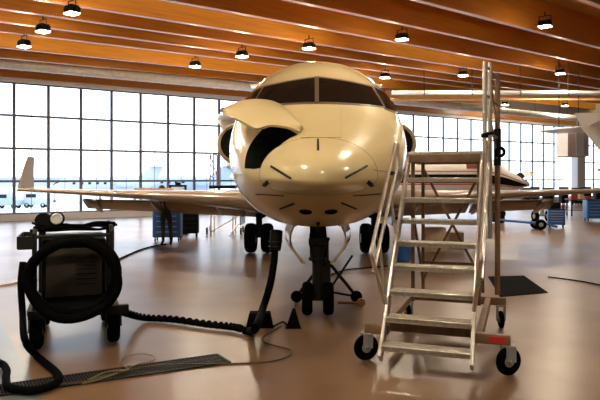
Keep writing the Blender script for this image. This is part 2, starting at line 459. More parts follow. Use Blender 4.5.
# bvh of the skin, for finding where a sight line meets it
tmp = MB(); tmp.loft(fus_secs(rad_a+alist[1:]))
BV = BVHTree.FromPolygons([MA @ v for v in tmp.v], tmp.f)
CAM = Vector((0,0,CAMH))
def hit(px, py, off=0.0):
    d = Vector(((px-300)/600, 1, (HORIZ-py)/600)).normalized()
    p, nn, i, dist = BV.ray_cast(CAM, d)
    if p is None: return hit(px+(.3 if px < 317 else -.3), py, off)
    if nn.dot(d) > 0: nn = -nn
    return MAI @ (p+nn*off)
def hitn(px, py):
    d = Vector(((px-300)/600, 1, (HORIZ-py)/600)).normalized()
    p, nn, i, dist = BV.ray_cast(CAM, d)
    if nn.dot(d) > 0: nn = -nn
    return MAI @ p, MAI.to_3x3() @ nn

def cut(obj, cutter):
    md = obj.modifiers.new('cut','BOOLEAN'); md.object = cutter; md.operation = 'DIFFERENCE'; md.solver = 'EXACT'
    try: md.material_mode = 'TRANSFER'
    except Exception: pass
    dg = bpy.context.evaluated_depsgraph_get(); me = bpy.data.meshes.new_from_object(obj.evaluated_get(dg))
    obj.modifiers.clear(); old = obj.data; obj.data = me; me.name = obj.name; bpy.data.meshes.remove(old)
    bpy.data.objects.remove(cutter)
fuse = fm.build('fuselage', CREAM, None)
OPEN = [(297.5,134.5),(289,129.5),(280,126.8),(270,126.8),(262,130),(255,137.5),(249,147),(245.5,158),(244.8,168.5),(254,169),(263,167.5),(267,160),(273,152),(281,144.5),(290,138)]
hp = [hitn(*q) for q in OPEN]
avgn = sum((n for p,n in hp), Vector()).normalized()
cm = MB(); cm.loft([[p+avgn*.35 for p,n in hp], [p-avgn*.42 for p,n in hp]]); cut(fuse, cm.build('cutter', BAYG, smooth=0))
cm = MB(); cm.box((0,2.3,1.15), (.62,1.3,1.0)); cut(fuse, cm.build('cutter', BLACKM, smooth=0))
for px in (305.5,331):
    p, n = hitn(px,212); cm = MB(); cm.lathe([(.085,-.12),(.085,.2)], MT(p,n), 20); cut(fuse, cm.build('cutter', BLACKM))
fuse.data.polygons.foreach_set('use_smooth', [True]*len(fuse.data.polygons)); fuse.data.set_sharp_from_angle(angle=math.radians(30))
fuse.parent = jet
rm = MB(); rm.loft(fus_secs([a*.995 for a in rad_a])); rad = rm.build('radome', CREAM, jet)
m = MB(); m.tube([fus(SEAM-.002, 2*PI*k/80, -.003) for k in range(80)], .0045, 6, closed=True); m.build('radome_seam', DKGREY, jet)

# avionics bay contents
m = MB()
c = sum((p for p,n in hp), Vector())/len(hp)-avgn*.33
for q in range(3): m.box(c+Vector((.12*q-.1,.0,-.16+.14*q)), (.14,.22,.10))
m.tube(spline([c+Vector((-.2,0,.1)),c+Vector((0,-.05,.0)),c+Vector((.15,0,.2))],6), .012, 6)
m.build('avionics_rack', DKGREY, jet, bev=.01)

# raised access door
low = [(224,114,7.5),(236,120,7.42),(247,126,7.38),(257,130.3,7.34),(270,127,7.3),(286,128.6,7.25),(300,134.6,'h')]
upp = [(222.5,112.5,7.55),(228,108.5,7.8),(241,103,8.05),(257,101,8.2),(274,105,'h'),(288,114,'h'),(301,132,'h')]
def dpos(px,py,Y):
    if Y == 'h': return hit(px,py,.03)
    return MAI @ at(px,py,Y if Y else 7.62)
rows = []
for t in range(9):
    tt = t/8; row = []
    for A, B in zip(low, upp):
        a, b = dpos(*A), dpos(*B); q = a.lerp(b, tt); q += Vector((0,-.05,.04))*math.sin(PI*tt); row.append(q)
    rows.append(spline(row,5))
m = MB(); m.plate(rows, .03); dr = m.build('access_door', DOORC, jet, smooth=50); dr['label'] = 'open cream hatch door propped up like a wing'
m = MB(); a = hit(268,134); a2 = rows[4][10]; m.tube([a-avgn*.15, a2], .012, 8)
m.build('prop_rod', DKGREY, jet)

# windshield panes: laid on the skin
def patch(quad, off, n=14, bulge=(0,0)):
    TL, TR, BR, BL = [Vector(q) for q in quad]; rows = []
    for i in range(n+1):
        t = i/n; row = []
        for k in range(n+1):
            s = k/n; a = TL.lerp(TR,s)+Vector((0,bulge[0]*4*s*(1-s))); b = BL.lerp(BR,s)+Vector((0,bulge[1]*4*s*(1-s)))
            q = a.lerp(b,t); h = hit(q.x-1.8,q.y,off); row.append(h)
        rows.append(row)
    return rows
AXPX = 316.6
def mirror(rows): return [[Vector((-p.x,p.y,p.z)) for p in r] for r in rows]
front = patch([(319.8,78.5),(373,87.5),(384.5,106.5),(319.8,102)], .014, bulge=(-1,-1.2))
side = patch([(376,88),(387,93.5),(399.5,112.5),(387.6,107.8)], .014, bulge=(0,0))
ffr = patch([(317.2,76.3),(376,86.2),(387.2,108.2),(317.2,104)], .006, bulge=(-1,-1.2))
sfr = patch([(374.5,86),(388,92),(402,115),(386.3,109.4)], .006)
for sgn in (0,1):
    f = mirror if sgn else (lambda r: r)
    for nm, pr, fr_ in (('windshield',front,ffr),('side_window',side,sfr)):
        m = MB(); m.plate(f(fr_), -.02 if sgn else .02); fo = m.build(nm, WFR, jet, smooth=60)
        m = MB(); m.plate(f(pr), -.012 if sgn else .012); m.build('pane', DARKG, fo, smooth=60)
m = MB(); m.plate(patch([(316.6,77),(320.6,77),(320.6,103.5),(316.6,103.5)], .018), .02); m.build('windshield_post', WFR, jet)

# small marks on the nose: strips, seams, probes
def mark(name, a, b, w, mt, off=.006, lab=None):
    m = MB(); n = 10; pts = []
    for i in range(n+1):
        t = i/n; h = hit(a[0]+(b[0]-a[0])*t, a[1]+(b[1]-a[1])*t, off); pts.append(h)
    m.tube(pts, w, 6); return m.build(name, mt, jet)
for a, b in (((271.5,166.5),(291,178.2)),((345,178),(366.5,166))): mark('lightning_strip', a, b, .014, DKGREY)
for a, b in (((280,208.5),(294,203.2)),((341.5,202.5),(356,208.5))): mark('drain_mast', a, b, .013, DKGREY)
mark('lightning_strip', (318,140), (318,150.5), .012, DKGREY)
for a, b in (((256,194),(284,195.6)),((353,195.6),(381,193.6))): mark('panel_seam', a, b, .006, DKGREY)
mark('panel_seam', (300,138), (341,138), .0025, BROWNM); mark('panel_seam', (374,170), (391,172), .005, BROWNM)
mark('panel_seam', (341,108), (341,138), .0012, BROWNM)
for px, py in ((368,182),(388,173),(268,182)):
    p, n = hitn(px,py); m = MB(); m.beam(p-n*.01, p+n*.07, .02, .05); m.tube([p+n*.07+Vector((0,.03,0)), p+n*.07-Vector((0,.12,0))], .011, 8); m.build('pitot_probe', DKGREY, jet)
p, n = hitn(318,222.5); m = MB(); m.lathe([(.035,-.01),(.03,.02),(.005,.06)], MT(p,n), 3); m.build('antenna', DKGREY, jet)
for px in (305.5,331):
    p, n = hitn(px,212); m = MB(); m.lathe([(.02,-.10),(.075,-.07),(.08,-.05)], MT(p,n), 18); m.build('landing_light', DKGREY, jet)

# nose gear, its doors
def gear_door(sgn):
    rows = []
    for i in range(13):
        t = i/12
        # section curls outward then in towards the tip
        x = .36+.10*math.sin(PI*min(1,t*1.05))*1.0-.13*t*t; z = 1.33-.58*t; y0, y1 = 1.62+.1*t, 1.72+.75*(1-.8*t*t)
        w = 9
        rows.append([Vector((sgn*(x-.04+.11*(1-.6*t*t)*k/w), y0+(y1-y0)*k/w, z)) for k in range(w+1)])
    m = MB(); m.plate(rows, .028*sgn); m.build('gear_door', CREAM, jet, smooth=50)
gear_door(1); gear_door(-1)
ng = MB(); gy_ = 1.95
ng.tube([(0,gy_,1.55),(0,gy_,.80)], .115, 18); ng.tube([(0,gy_,.82),(0,gy_,.78)], .13, 18)
ng.tube([(0,gy_,.80),(0,gy_,.22)], .08, 16)
ng.tube([(-.22,gy_,.24),(.22,gy_,.24)], .04, 12)
ng.beam((0,gy_+.1,.78),(0,gy_+.26,.55),.09,.03); ng.beam((0,gy_+.26,.55),(0,gy_+.05,.32),.08,.03)
ng.tube([(0,gy_,.95),(0,gy_+.75,1.4)], .04, 10)
ngo = ng.build('nose_gear', DKGREY, jet)
for sx in (-1,1): wheel('tire', .235, .15, MT((sx*.15,gy_,.237),(1,0,0)), ngo)
m = MB(); m.tube([(.10,gy_-.05,1.3),(.13,gy_-.05,1.0),(.08,gy_-.05,.7)], .012, 6); m.tube([(-.09,gy_-.06,1.3),(-.12,gy_-.06,1.05),(-.07,gy_-.05,.75)], .010, 6); m.build('hydraulic_hose', BLACK, ngo)
m = MB(); m.box((0,gy_-.13,1.06),(.26,.07,.10)); m.build('taxi_light', DKGREY, ngo, bev=.015)

# wing, flaps, winglets
def foil(xx, le, chord, zc, th, n=14):
    up, lo = [], []
    for i in range(n+1):
        c_ = .5*(1-math.cos(PI*i/n)); t = 5*th*(.2969*SQ(c_)-.126*c_-.3516*c_**2+.2843*c_**3-.1036*c_**4)
        up.append(Vector((xx, le+c_*chord, zc+t*1.05*chord+.012*chord))); lo.append(Vector((xx, le+c_*chord, zc-t*.85*chord)))
    return up+lo[::-1][1:-1]
def wing(sgn):
    st = [(.9,7.15,2.6,1.30,.24),(2.2,7.95,2.1,1.38,.22),(4.5,9.2,1.6,1.46,.16),(7.2,10.55,1.25,1.53,.12),(9.28,11.75,1.1,1.57,.09)]
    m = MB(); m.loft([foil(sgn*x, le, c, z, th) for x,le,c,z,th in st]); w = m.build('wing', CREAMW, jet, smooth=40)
    # winglet
    ws = []
    for i in range(7):
        t = i/6; x = 9.28+.07*math.sin(t*PI/2)+.06*t; z = 1.585+1.06*t*(1 if t > .1 else .6); le = 11.78+.95*t; c_ = 1.1-.62*t
        prof = foil(0, le, c_, 0, .07, 10)
        ws.append([Vector((sgn*(x-p.z*1), p.y, z)) for p in prof])
    m = MB(); m.loft(ws); m.build('winglet', mat('winglet_backlit_shade',(.12,.085,.065),.5,var=.05,spec=.3), w, smooth=40)  # backlit shade of the winglet put into its base colour
    for x0, x1 in ((1.42,4.35),(4.45,7.1)):
        secs = []
        for x in (x0,x1):
            te = 10.05+(x-2.2)*.35; c_ = .80-.05*(x-2)
            prof = foil(0, 0, c_, 0, .13, 8); sec = []
            for p in prof:
                yy, zz = p.y, p.z; an = math.radians(34)
                sec.append(Vector((sgn*x, te-.30+yy*math.cos(an)+zz*math.sin(an), 1.30-yy*math.sin(an)+zz*math.cos(an))))
            secs.append(sec)
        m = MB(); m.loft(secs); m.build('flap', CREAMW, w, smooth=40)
    for x in (2.7,4.6,6.7):
        te = 10.05+(x-2.2)*.35
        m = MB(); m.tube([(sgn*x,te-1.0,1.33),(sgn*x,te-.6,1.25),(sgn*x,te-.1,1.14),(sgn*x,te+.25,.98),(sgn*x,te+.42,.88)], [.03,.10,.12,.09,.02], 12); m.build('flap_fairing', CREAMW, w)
    if sgn < 0:
        for x0, x1 in ((4.15,4.72),(4.75,5.35)):
            m = MB(); m.plate([[Vector((-x, 10.0+(x-2.2)*.27+.05*t, 1.42+.24*t)) for x in (x0,(x0+x1)/2,x1)] for t in (0,.5,1)], .025); m.build('spoiler', CARD, w)
    for k_ in range(5):
        x = 2.6+k_*1.35; le = 7.95+(x-2.2)*.543
        m = MB(); m.lathe([(.11,0),(.10,.006)], MT((sgn*x,le+.55,1.5+.05),(0,0,1)), 16); m.build('access_panel', WHITE, w)
wing(-1); wing(1)
m = MB(); m.loft([[Vector((1.25*s_*math.cos(2*PI*k/32), 9.0+0*k+yy, 1.42+.33*s_*math.sin(2*PI*k/32))) for k in range(32)] for yy, s_ in ((-2.9,.1),(-2.3,.6),(-1.2,.95),(0,1.05),(1.6,1.0),(2.8,.7),(3.4,.1))])
m.build('belly_fairing', CREAM, jet)
# main gear
for sgn in (-1,1):
    g = MB(); X = sgn*1.50; Yg = 9.05
    g.tube([(X,Yg,1.35),(X,Yg,.45)], .085, 16); g.tube([(X-.24,Yg,.44),(X+.24,Yg,.44)], .05, 12)
    g.beam((X,Yg+.08,.95),(X,Yg+.3,.7),.10,.04); g.beam((X,Yg+.3,.7),(X,Yg+.06,.5),.10,.04); g.tube([(X,Yg,.9),(X-sgn*.75,Yg,1.3)], .045, 10)
    go = g.build('main_gear', DKGREY, jet)
    for sx in (-1,1): wheel('tire', .385, .30, MT((X+sx*.215,Yg,.387),(1,0,0)), go)
    m = MB(); m.plate([[Vector((X+sgn*.42,Yg-.5+1.0*k/4,1.35-.6*i/4)) for k in range(5)] for i in range(5)], .025); m.build('gear_door', CREAMW, go)
# engines
for sgn in (-1,1):
    n = MB(); C_ = Vector((sgn*2.37, 11.35, 2.98)); Me = MT(C_,(0,1,0))
    prof = [(.50,.12),(.535,.03),(.57,0),(.615,.05),(.66,.4),(.68,1.0),(.66,2.0),(.55,3.0),(.46,3.4),(.40,3.42),(.42,2.9)]
    n.lathe(prof, Me, 40); no = n.build('engine_nacelle', CREAM, jet)
    f_ = MB(); f_.tube([Me @ Vector((.575*math.cos(2*PI*q/44),.575*math.sin(2*PI*q/44),.035)) for q in range(44)], .045, 10, closed=True); f_.build('intake_lip', STEEL, no)
    f_ = MB(); f_.lathe([(.02,-.02),(.10,.03),(.17,.075),(.525,.08),(.52,.11)], Me, 40); f_.build('fan', BLACKM, no)
    m = MB(); m.loft([[Vector((sgn*x, 12.2+y, 2.98+z)) for y,z in ((0,0),(.5,.12),(1.5,.12),(2.0,0),(1.5,-.12),(.5,-.12))] for x in (1.2,1.95)]); m.build('pylon', CREAM, jet)
# fin and tailplane
m = MB(); m.loft([[Vector((p.z, p.y, zz)) for p in foil(0, le, c_, 0, .10, 10)] for le, c_, zz in ((15.8,3.9,3.6),(18.2,2.3,6.1))]); m.build('vertical_fin', CREAM, jet)
m = MB(); m.loft([[Vector((x, p.y, 6.05+p.z)) for p in foil(0, 18.4+abs(x)*.5, 2.0-abs(x)*.35, 0, .09, 10)] for x in (-2.9,-1.5,0,1.5,2.9)]); m.build('tailplane', CREAM, jet)

# ------------------------------------------------------------------ smaller aircraft builder
def small_jet(name, label, loc, rz, sc, paint, stripe=None, low=1.0, winglen=6.5, glassmat=DARKG, fin=True, engines=True, noseopen=False, gear=True, zdrop=0.0):
    r = thing(name, label, 'airplane', loc, rz)
    def F(a, th, off=0):
        p = fus(a/sc, th); return Vector((p.x*sc*1.0, p.y*sc, (p.z-1.2)*sc+1.2*low-zdrop))
    al = [(.02+.98*i/24)**2*3.2*sc for i in range(25)]+[sc*(3.2+.9*i) for i in range(1,13)]+[sc*(14+.5*i) for i in range(1,13)]
    m = MB(); m.loft([[F(a,2*PI*k/40) for k in range(40)] for a in al]); fo = m.build('fuselage', paint, r)
    def band(t0, t1, a0, a1, mt, nm):
        rows = lambda s_: [[(lambda p: Vector((p.x*1.012+s_*.004, p.y, p.z)))(F(a0+(a1-a0)*i/30, (t0+(t1-t0)*k/4) if s_ > 0 else PI-(t0+(t1-t0)*k/4))) for k in range(5)] for i in range(31)]
        for s_ in (1,-1):
            b = MB(); b.plate(rows(s_), .006*s_); b.build(nm, mt, r)
    if stripe:
        band(-.33,.05, .45*sc, 13*sc, stripe[0], 'dark_stripe'); band(-.42,-.37, .3*sc, 13*sc, stripe[1], 'red_stripe'); band(.16,.20, .6*sc, 13*sc, stripe[1], 'red_stripe')
    band(*((.30,.72,3.1*sc,4.8*sc) if stripe else (.62,1.15,1.75*sc,2.75*sc)), glassmat, 'cockpit_window')
    for k_ in range(5):
        a0 = (5+1.3*k_)*sc; band(.22,.5,a0,a0+.5*sc,DARKG,'cabin_window') if not stripe else None
    for s_ in (-1,1):
        m = MB(); m.loft([[Vector((s_*x, p.y*1, 1.2*low+.12*sc+p.z+.03*x-zdrop)) for p in foil(0, (6.8+x*.45/ sc*1.0)*sc, c_*sc, 0, .11, 10)] for x,c_ in ((.5*sc,3.0),(winglen,1.1))]); m.build('wing', paint, r)
        if engines:
            Me = MT((s_*2.0*sc, 12.4*sc, 1.2*low+1.75*sc-zdrop),(0,1,0)); n = MB(); n.lathe([(.48*sc,.12*sc),(.53*sc,.0),(.62*sc,.4*sc),(.64*sc,1.2*sc),(.45*sc,3*sc),(.36*sc,3.05*sc)], Me, 24); no = n.build('engine_nacelle', paint if not stripe else WHITE, r)
            n = MB(); n.lathe([(.50*sc,.06*sc),(.48*sc,.3*sc),(.02*sc,.05*sc)], Me, 24); n.build('fan', BLACKM, no)
            n = MB(); n.box((s_*1.5*sc,13.6*sc,1.2*low+1.75*sc-zdrop),(.7*sc,1.4*sc,.15*sc)); n.build('pylon', paint, r)
        if gear:
            n = MB(); n.tube([(s_*1.5*sc,9.5*sc,1.2*low+.1-zdrop),(s_*1.5*sc,9.5*sc,.25)], .06, 10); go = n.build('main_gear', DKGREY, r); wheel('tire', .26, .18, MT((s_*1.5*sc,9.5*sc,.26),(1,0,0)), go)
    if gear:
        n = MB(); n.tube([(0,1.9*sc,1.2*low+.15-zdrop),(0,1.9*sc,.2)], .05, 10); go = n.build('nose_gear', DKGREY, r); wheel('tire', .2, .14, MT((0,1.9*sc,.2),(1,0,0)), go)
    if fin:
        zb = 1.2*low+2.4*sc-zdrop
        m = MB(); m.loft([[Vector((p.z, p.y, zz)) for p in foil(0, le*sc, c_*sc, 0, .10, 10)] for le,c_,zz in ((15.2,4.3,zb),(18.2,2.4,zb+2.5*sc))]); m.build('vertical_fin', paint, r)
        m = MB(); m.loft([[Vector((x*sc, p.y, zb+2.5*sc+p.z)) for p in foil(0, (18.2+abs(x)*.5)*sc, (2.2-abs(x)*.35)*sc, 0, .09, 10)] for x in (-2.9,-1.5,0,1.5,2.9)]); m.build('tailplane', paint, r)
    return r, F

# red and white jet parked behind the ladder, nose to the right
sj, F2 = small_jet('light_jet', 'white light jet with black and red stripes parked behind the ladder, nose hatch open', (11.3,29.6,0), PI/2+.10, .74, JETW, (BLACKM,RED), low=.88, winglen=5.2, glassmat=MAROON)
m = MB(); rows = []
for i in range(7):
    t = i/6; rows.append([Vector((-.5+1.0*k/6, .85-.80*t, 1.80+.52*math.sin(t*2.0)-.20*((k-3)/3)**2)) for k in range(7)])
m.plate(rows, .03); m.build('nose_hatch', JETW, sj, smooth=50)
m = MB(); m.plate([[p+Vector((0,.05,-.03)) for p in r_] for r_ in rows], .01); m.build('hatch_lining', BLACKM, sj, smooth=50)
m = MB(); m.tube([rows[-1][k]+Vector((0,-.01,.0)) for k in range(7)], .022, 6); m.build('hatch_seal', RED, sj)

# white T-tail at the right edge (only the tail end reaches the picture)
tj = thing('tail_of_jet', 'big white T-tail of an airplane reaching in at the right edge', 'airplane', (21,26,0), 0)
def tx(px,py,Y): return at(px,py,Y)-Vector((21,26,0))
Y_ = 26
m = MB(); secs = []
for (pa, pb, th) in (((574,113),(640,113),.10),((583,130),(648,130),.12),((601,152),(668,150),.16),((618,172),(690,170),.2)):
    a, b = tx(*pa,Y_), tx(*pb,Y_); L_ = (b-a)
    secs.append([a+L_*t+Vector((0,w*th*2,0)) for t,w in ((0,0),(.25,.6),(.6,1),(1,.1),(1,-.1),(.6,-1),(.25,-.6))])
m.loft(secs); m.build('vertical_fin', WHITE, tj)
for s_ in (-1,1):
    secs = []
    for t in (0,.35,.7,1):
        le = tx(636,118,Y_).x+0; c_ = 2.8-1.2*t; x0 = tx(575,122,Y_).x-1.0*t+.6
        z = tx(0,126,Y_).z+.02*t
        secs.append([Vector((x0+c_*u, s_*(.05+3.1*t), z+w*.16)) for u,w in ((0,0),(.3,.6),(.65,1),(1,0),(.65,-.8),(.3,-.5))])
    m = MB(); m.loft(secs); m.build('tailplane', WHITE, tj)
m = MB(); b = tx(597,170,Y_)
m.tube([b, b+Vector((.5,0,.02)), b+Vector((2,0,0)), b+Vector((5,0,-.25)), b+Vector((10,0,-.35)), b+Vector((16,0,-.35))], [.03,.16,.45,1.0,1.25,1.25], 28); m.build('fuselage', WHITE, tj)
for y in (-1.6,1.6,0):
    n = MB(); xx = b.x+(6.5 if y else 13); n.tube([(xx,y*.8,b.z-.9),(xx,y,.3)], .08, 10); go = n.build('landing_gear', DKGREY, tj); wheel('tire', .34, .22, MT((xx,y,.34),(0,1,0)), go)

# hanging air heater box
hx = thing('hanging_air_heater', 'pale boxy air unit hanging from the roof beside the white T-tail', 'air heater', (0,0,0))
Yh = 29.5
def pr(pxs, Y): return [at(px,py,Y) for px,py in pxs]
zt, zb = at(0,130.5,Yh).z, at(0,156.5,Yh).z
fp = [(at(556.5,0,Yh+.5).x,Yh+.5),(at(568,0,Yh).x,Yh),(at(590,0,Yh).x,Yh+.1),(at(592,0,Yh).x,Yh+1.3),(at(558,0,Yh+1.4).x,Yh+1.4)]
m = MB(); m.loft([[Vector((x,y,z)) for x,y in fp] for z in (zb,zt)]); m.build('casing', mat('heater_grey_brown',(.42,.33,.30),.5,var=.06), hx, bev=.02)
a, b = Vector((*fp[0],0)), Vector((*fp[1],0)); dn = (b-a).normalized(); nn = Vector((dn.y,-dn.x,0)); nn = -nn if nn.y > 0 else nn
m = MB(); m.loft([[a+nn*.0+Vector((0,0,z)), b+Vector((0,0,z)), b+nn*.03+Vector((0,0,z)), a+nn*.03+Vector((0,0,z))] for z in (zb+.02,zt-.02)]); m.build('side_panel', WHITE, hx)
xc = at(580,0,Yh).x
m = MB(); m.box((xc,Yh+.01,(zt+zb)/2-.03),(.38,.06,zt-zb-.1)); m.build('grille', GREYP, hx)
for x in (fp[0][0]+.25, fp[2][0]-.2):
    m = MB(); m.tube([(x,Yh+.8,zt-.02),(x,Yh+.8,roofH(x)+1.18)], .02, 6); m.build('hanger_rod', DKGREY, hx)

# ------------------------------------------------------------------ boarding stairs
ST = thing('maintenance_stairs', 'tall wheeled metal maintenance stairs with platform and handrails beside the jet nose', 'stairs', (1.395,6.21,0), math.radians(-20))
CX = -.06; W_ = .90; NS = 8; Y0, H0, RUN, RISE = -.31, .25, .21, .243
xl, xr = CX-W_/2, CX+W_/2
for sx, X in ((-1,xl),(1,xr)):
    m = MB(); a = Vector((X,Y0+.02,H0-.14)); b = Vector((X,Y0+RUN*NS+.06,H0+RISE*NS+.02)); m.beam(a,b,.035,.13); m.build('stringer', ALU, ST, bev=.006)
for i in range(NS):
    m = MB(); y = Y0+RUN*i; z = H0+RISE*i
    m.box((CX,y+.10,z-.02),(W_-.03,.21,.035)); m.box((CX,y+.005,z-.028),(W_-.03,.02,.05))
    for q in range(7): m.box((CX,y+.03+.025*q,z),(W_-.06,.008,.008))
    m.build('tread', ALUT, ST, bev=.003)
PH = H0+RISE*NS+.09; PYa, PYb = Y0+RUN*NS, 2.42
m = MB(); m.box((CX,(PYa+PYb)/2,PH-.02),(W_+.02,PYb-PYa,.04))
m.build('platform_deck', ALUT, ST, bev=.004)
m = MB()
for y in (PYa+.02,PYb-.02): m.beam((xl,y,PH-.09),(xr,y,PH-.09),.05,.10)
for x in (xl,xr): m.beam((x,PYa,PH-.09),(x,PYb,PH-.09),.05,.10)
m.build('platform_frame', BROWNM, ST, bev=.005)
# handrails, bent tube loops
for sx, X in ((-1,xl-.08),(1,xr+.09)):
    m = MB()
    top = Vector((X,.92,2.36)); bot = Vector((X-.0,-.36,1.19)); toe = Vector((xl if sx < 0 else xr,-.06,.62)); 
    midt = Vector((X,1.02,2.06)); midb = Vector((X,-.27,.97))
    path = [toe, toe.lerp(bot,.5), bot.lerp(toe,.12), bot, bot.lerp(top,.12), bot.lerp(top,.5), bot.lerp(top,.93), top+Vector((0,.05,.02)), Vector((X,1.03,2.30)), Vector((X,1.06,2.2)), midt, midt.lerp(midb,.1), midt.lerp(midb,.5), midb]
    m.tube(spline(path,5), .021, 12)
    for t in (.25,.7):
        q = bot.lerp(top,t); e = Vector((xl if sx < 0 else xr, q.y+.08, H0+RISE*((q.y+.08-Y0)/RUN)-.1)); m.tube([midb.lerp(midt,t), e], .016, 10)
    m.build('handrail', ALU, ST, smooth=50)
# tall guard rail on the right of the platform
GX = xr+.035
for nm, y, ox, r_, mt in (('guard_post',PYa+.0,0,.027,ALU),('guard_post',PYa+.12,.055,.027,ALU),('guard_post',PYb-.12,.12,.036,BROWNM)):
    m = MB(); m.tube([(GX+ox,y,1.2 if y < 2 else .36),(GX+ox,y,3.30),(GX+ox,y,3.38)], [r_,r_,r_*.8], 14); m.build(nm, mt, ST)
m = MB()
for z in (2.5,2.95,3.30): m.tube([(GX+.03,PYa,z),(GX+.12,PYb-.12,z)], .018, 10)
m.beam((GX+.055,PYa+.12,3.22),(GX+.12,PYb-.12,2.6),.02,.03); m.beam((GX+.055,PYa+.12,2.75),(GX+.12,PYb-.12,2.2),.02,.03)
m.build('guard_rail', BROWNM, ST)
m = MB(); m.box((GX,PYa-.0,2.47),(.085,.09,.05)); m.tube([(GX-.03,PYa-.05,2.47),(GX+.11,PYa-.05,2.50)], .02, 8); m.build('rail_clamp', BLACKM, ST, bev=.006)
m = MB(); m.tube([(GX+.12,PYb-.12,2.12),(GX+.12,PYb-.12,2.62)], .05, 12); m.build('post_sleeve', BLACKM, ST)
# lower structure
m = MB()
for x in (xl+.04,xr-.04):
    for y in (PYa+.12,PYb-.05): m.beam((x,y,.36),(x,y,PH-.1),.045,.045)
m.build('upright', BROWNM, ST, bev=.004)
m = MB()
m.beam((xl+.04,PYb-.05,.5),(xr-.04,PYb-.05,PH-.2),.035,.035); m.beam((xr-.04,PYb-.02,.5),(xl+.04,PYb-.02,PH-.2),.035,.035)
m.beam((xl+.04,PYa+.12,1.5),(xl+.04,PYb-.05,.5),.035,.035); m.beam((xr-.04,PYa+.12,1.5),(xr-.04,PYb-.05,.5),.035,.035)
for z in (.75,1.35): m.beam((xl+.04,PYb-.05,z),(xr-.04,PYb-.05,z),.04,.04)
m.build('brace', BROWNM, ST, bev=.004)
for sx, X in ((-1,xl-.0),(1,xr+.0)):
    m = MB(); m.beam((X+.05*sx,-.02,.34),(X+.05*sx,2.0,.34),.07,.09); m.build('side_rail', BROWNM, ST, bev=.006)
for y, w in ((0,.74),(1.95,.66)):
    if y == 0:
        m = MB(); m.beam((xl,y+.16,.34),(xr,y+.16,.34),.07,.09); m.build('cross_beam', BROWNM, ST, bev=.006)
        for sx in (-1,1):
            m = MB(); x0 = (xl+.03) if sx < 0 else (xr-.03); m.beam((x0,y,.34),(sx*w,y,.34),.09,.10); m.build('outrigger', BROWNM, ST, bev=.008)
    else:
        m = MB(); m.beam((-w,y,.34),(w,y,.34),.09,.10); m.build('outrigger', BROWNM, ST, bev=.008)
m = MB(); m.box((.62,-.052,.345),(.17,.008,.06)); m.build('warning_sticker', RED, ST)
for i, (x, y, R) in enumerate(((-.72,0,.14),(.72,0,.14),(-.6,1.95,.11),(.6,1.95,.11))):
    ax_ = Vector((.62,-.78,0)) if y == 0 else Vector((1,.25,0)); ax_.normalize(); pv = Vector((-ax_.y,ax_.x,0))
    cst = MB(); cst.box((x,y,.285),(.12,.12,.02)); q_ = Vector((x,y-.03,0))
    for sx in (-1,1): cst.beam(Vector((x,y,.285))+ax_*.045*sx, q_+ax_*.045*sx+Vector((0,0,R)), .012, .11, up=pv[:])
    cst.tube([q_-ax_*.06+Vector((0,0,R)), q_+ax_*.06+Vector((0,0,R))], .018, 8)
    co = cst.build('caster', GREYP, ST)
    wheel('wheel', R, .055, MT((x,y-.03,R),ax_), co)
# coil of cable on the rail
m = MB(); cc = Vector((1.395,6.21,0)); R18 = Matrix.Rotation(math.radians(-20),4,'Z')
cw = cc+R18 @ Vector((GX+.17,PYa+.10,2.27))
for q in range(4): m.tube([cw+Vector((.050*math.cos(a)+.004*q,.018*(q-1.5),.050*math.sin(a)*1.05)) for a in [2*PI*t/24 for t in range(24)]], .019, 8, closed=True)
tag(m.build('cable_coil', BLACK), 'small black coil hanging on the tall ladder rail', 'cable')

# ------------------------------------------------------------------ hose cart at the left
CT = thing('ground_power_cart', 'dark wheeled ground power cart with a thick hose coiled on its front', 'cart', (-2.68,7.12,0), math.radians(20))
m = MB(); m.box((0,.45,.42),(1.0,1.3,.07)); m.box((.06,-.2,.40),(1.10,.08,.10)); m.build('chassis', DKGREY, CT, bev=.01)
m = MB(); m.box((0,.45,.86),(.72,.95,.74)); m.build('cabinet', BLACKM, CT, bev=.03)
m = MB(); m.box((0,-.04,.84),(.62,.03,.56)); m.build('front_panel', mat('panel_brown_grey',(.045,.036,.03),.45,var=.2,spec=.3), CT, bev=.01)
m = MB()
for q in range(6): m.box((.14,-.06,.70+.06*q),(.24,.02,.018))
m.build('vent_louvre', DKGREY, CT)
for sx in (-1,1):
    m = MB(); m.tube([(sx*.42,-.16,.44),(sx*.42,-.16,1.32),(sx*.42,-.10,1.36),(sx*.42,.85,1.36),(sx*.42,.95,1.30),(sx*.42,.95,.44)], .028, 10); m.build('frame_tube', DKGREY, CT)
m = MB(); m.tube([(-.42,-.16,1.28),(.42,-.16,1.28)], .022, 8); m.tube([(-.42,.3,1.36),(.42,.3,1.36)], .022, 8); m.build('cross_bar', DKGREY, CT)
m = MB(); m.box((-.53,.35,1.13),(.16,.7,.02))
for y in (.0,.7): m.box((-.53,y,1.2),(.16,.02,.14))
m.box((-.61,.35,1.2),(.02,.7,.14)); m.build('side_tray', DKGREY, CT)
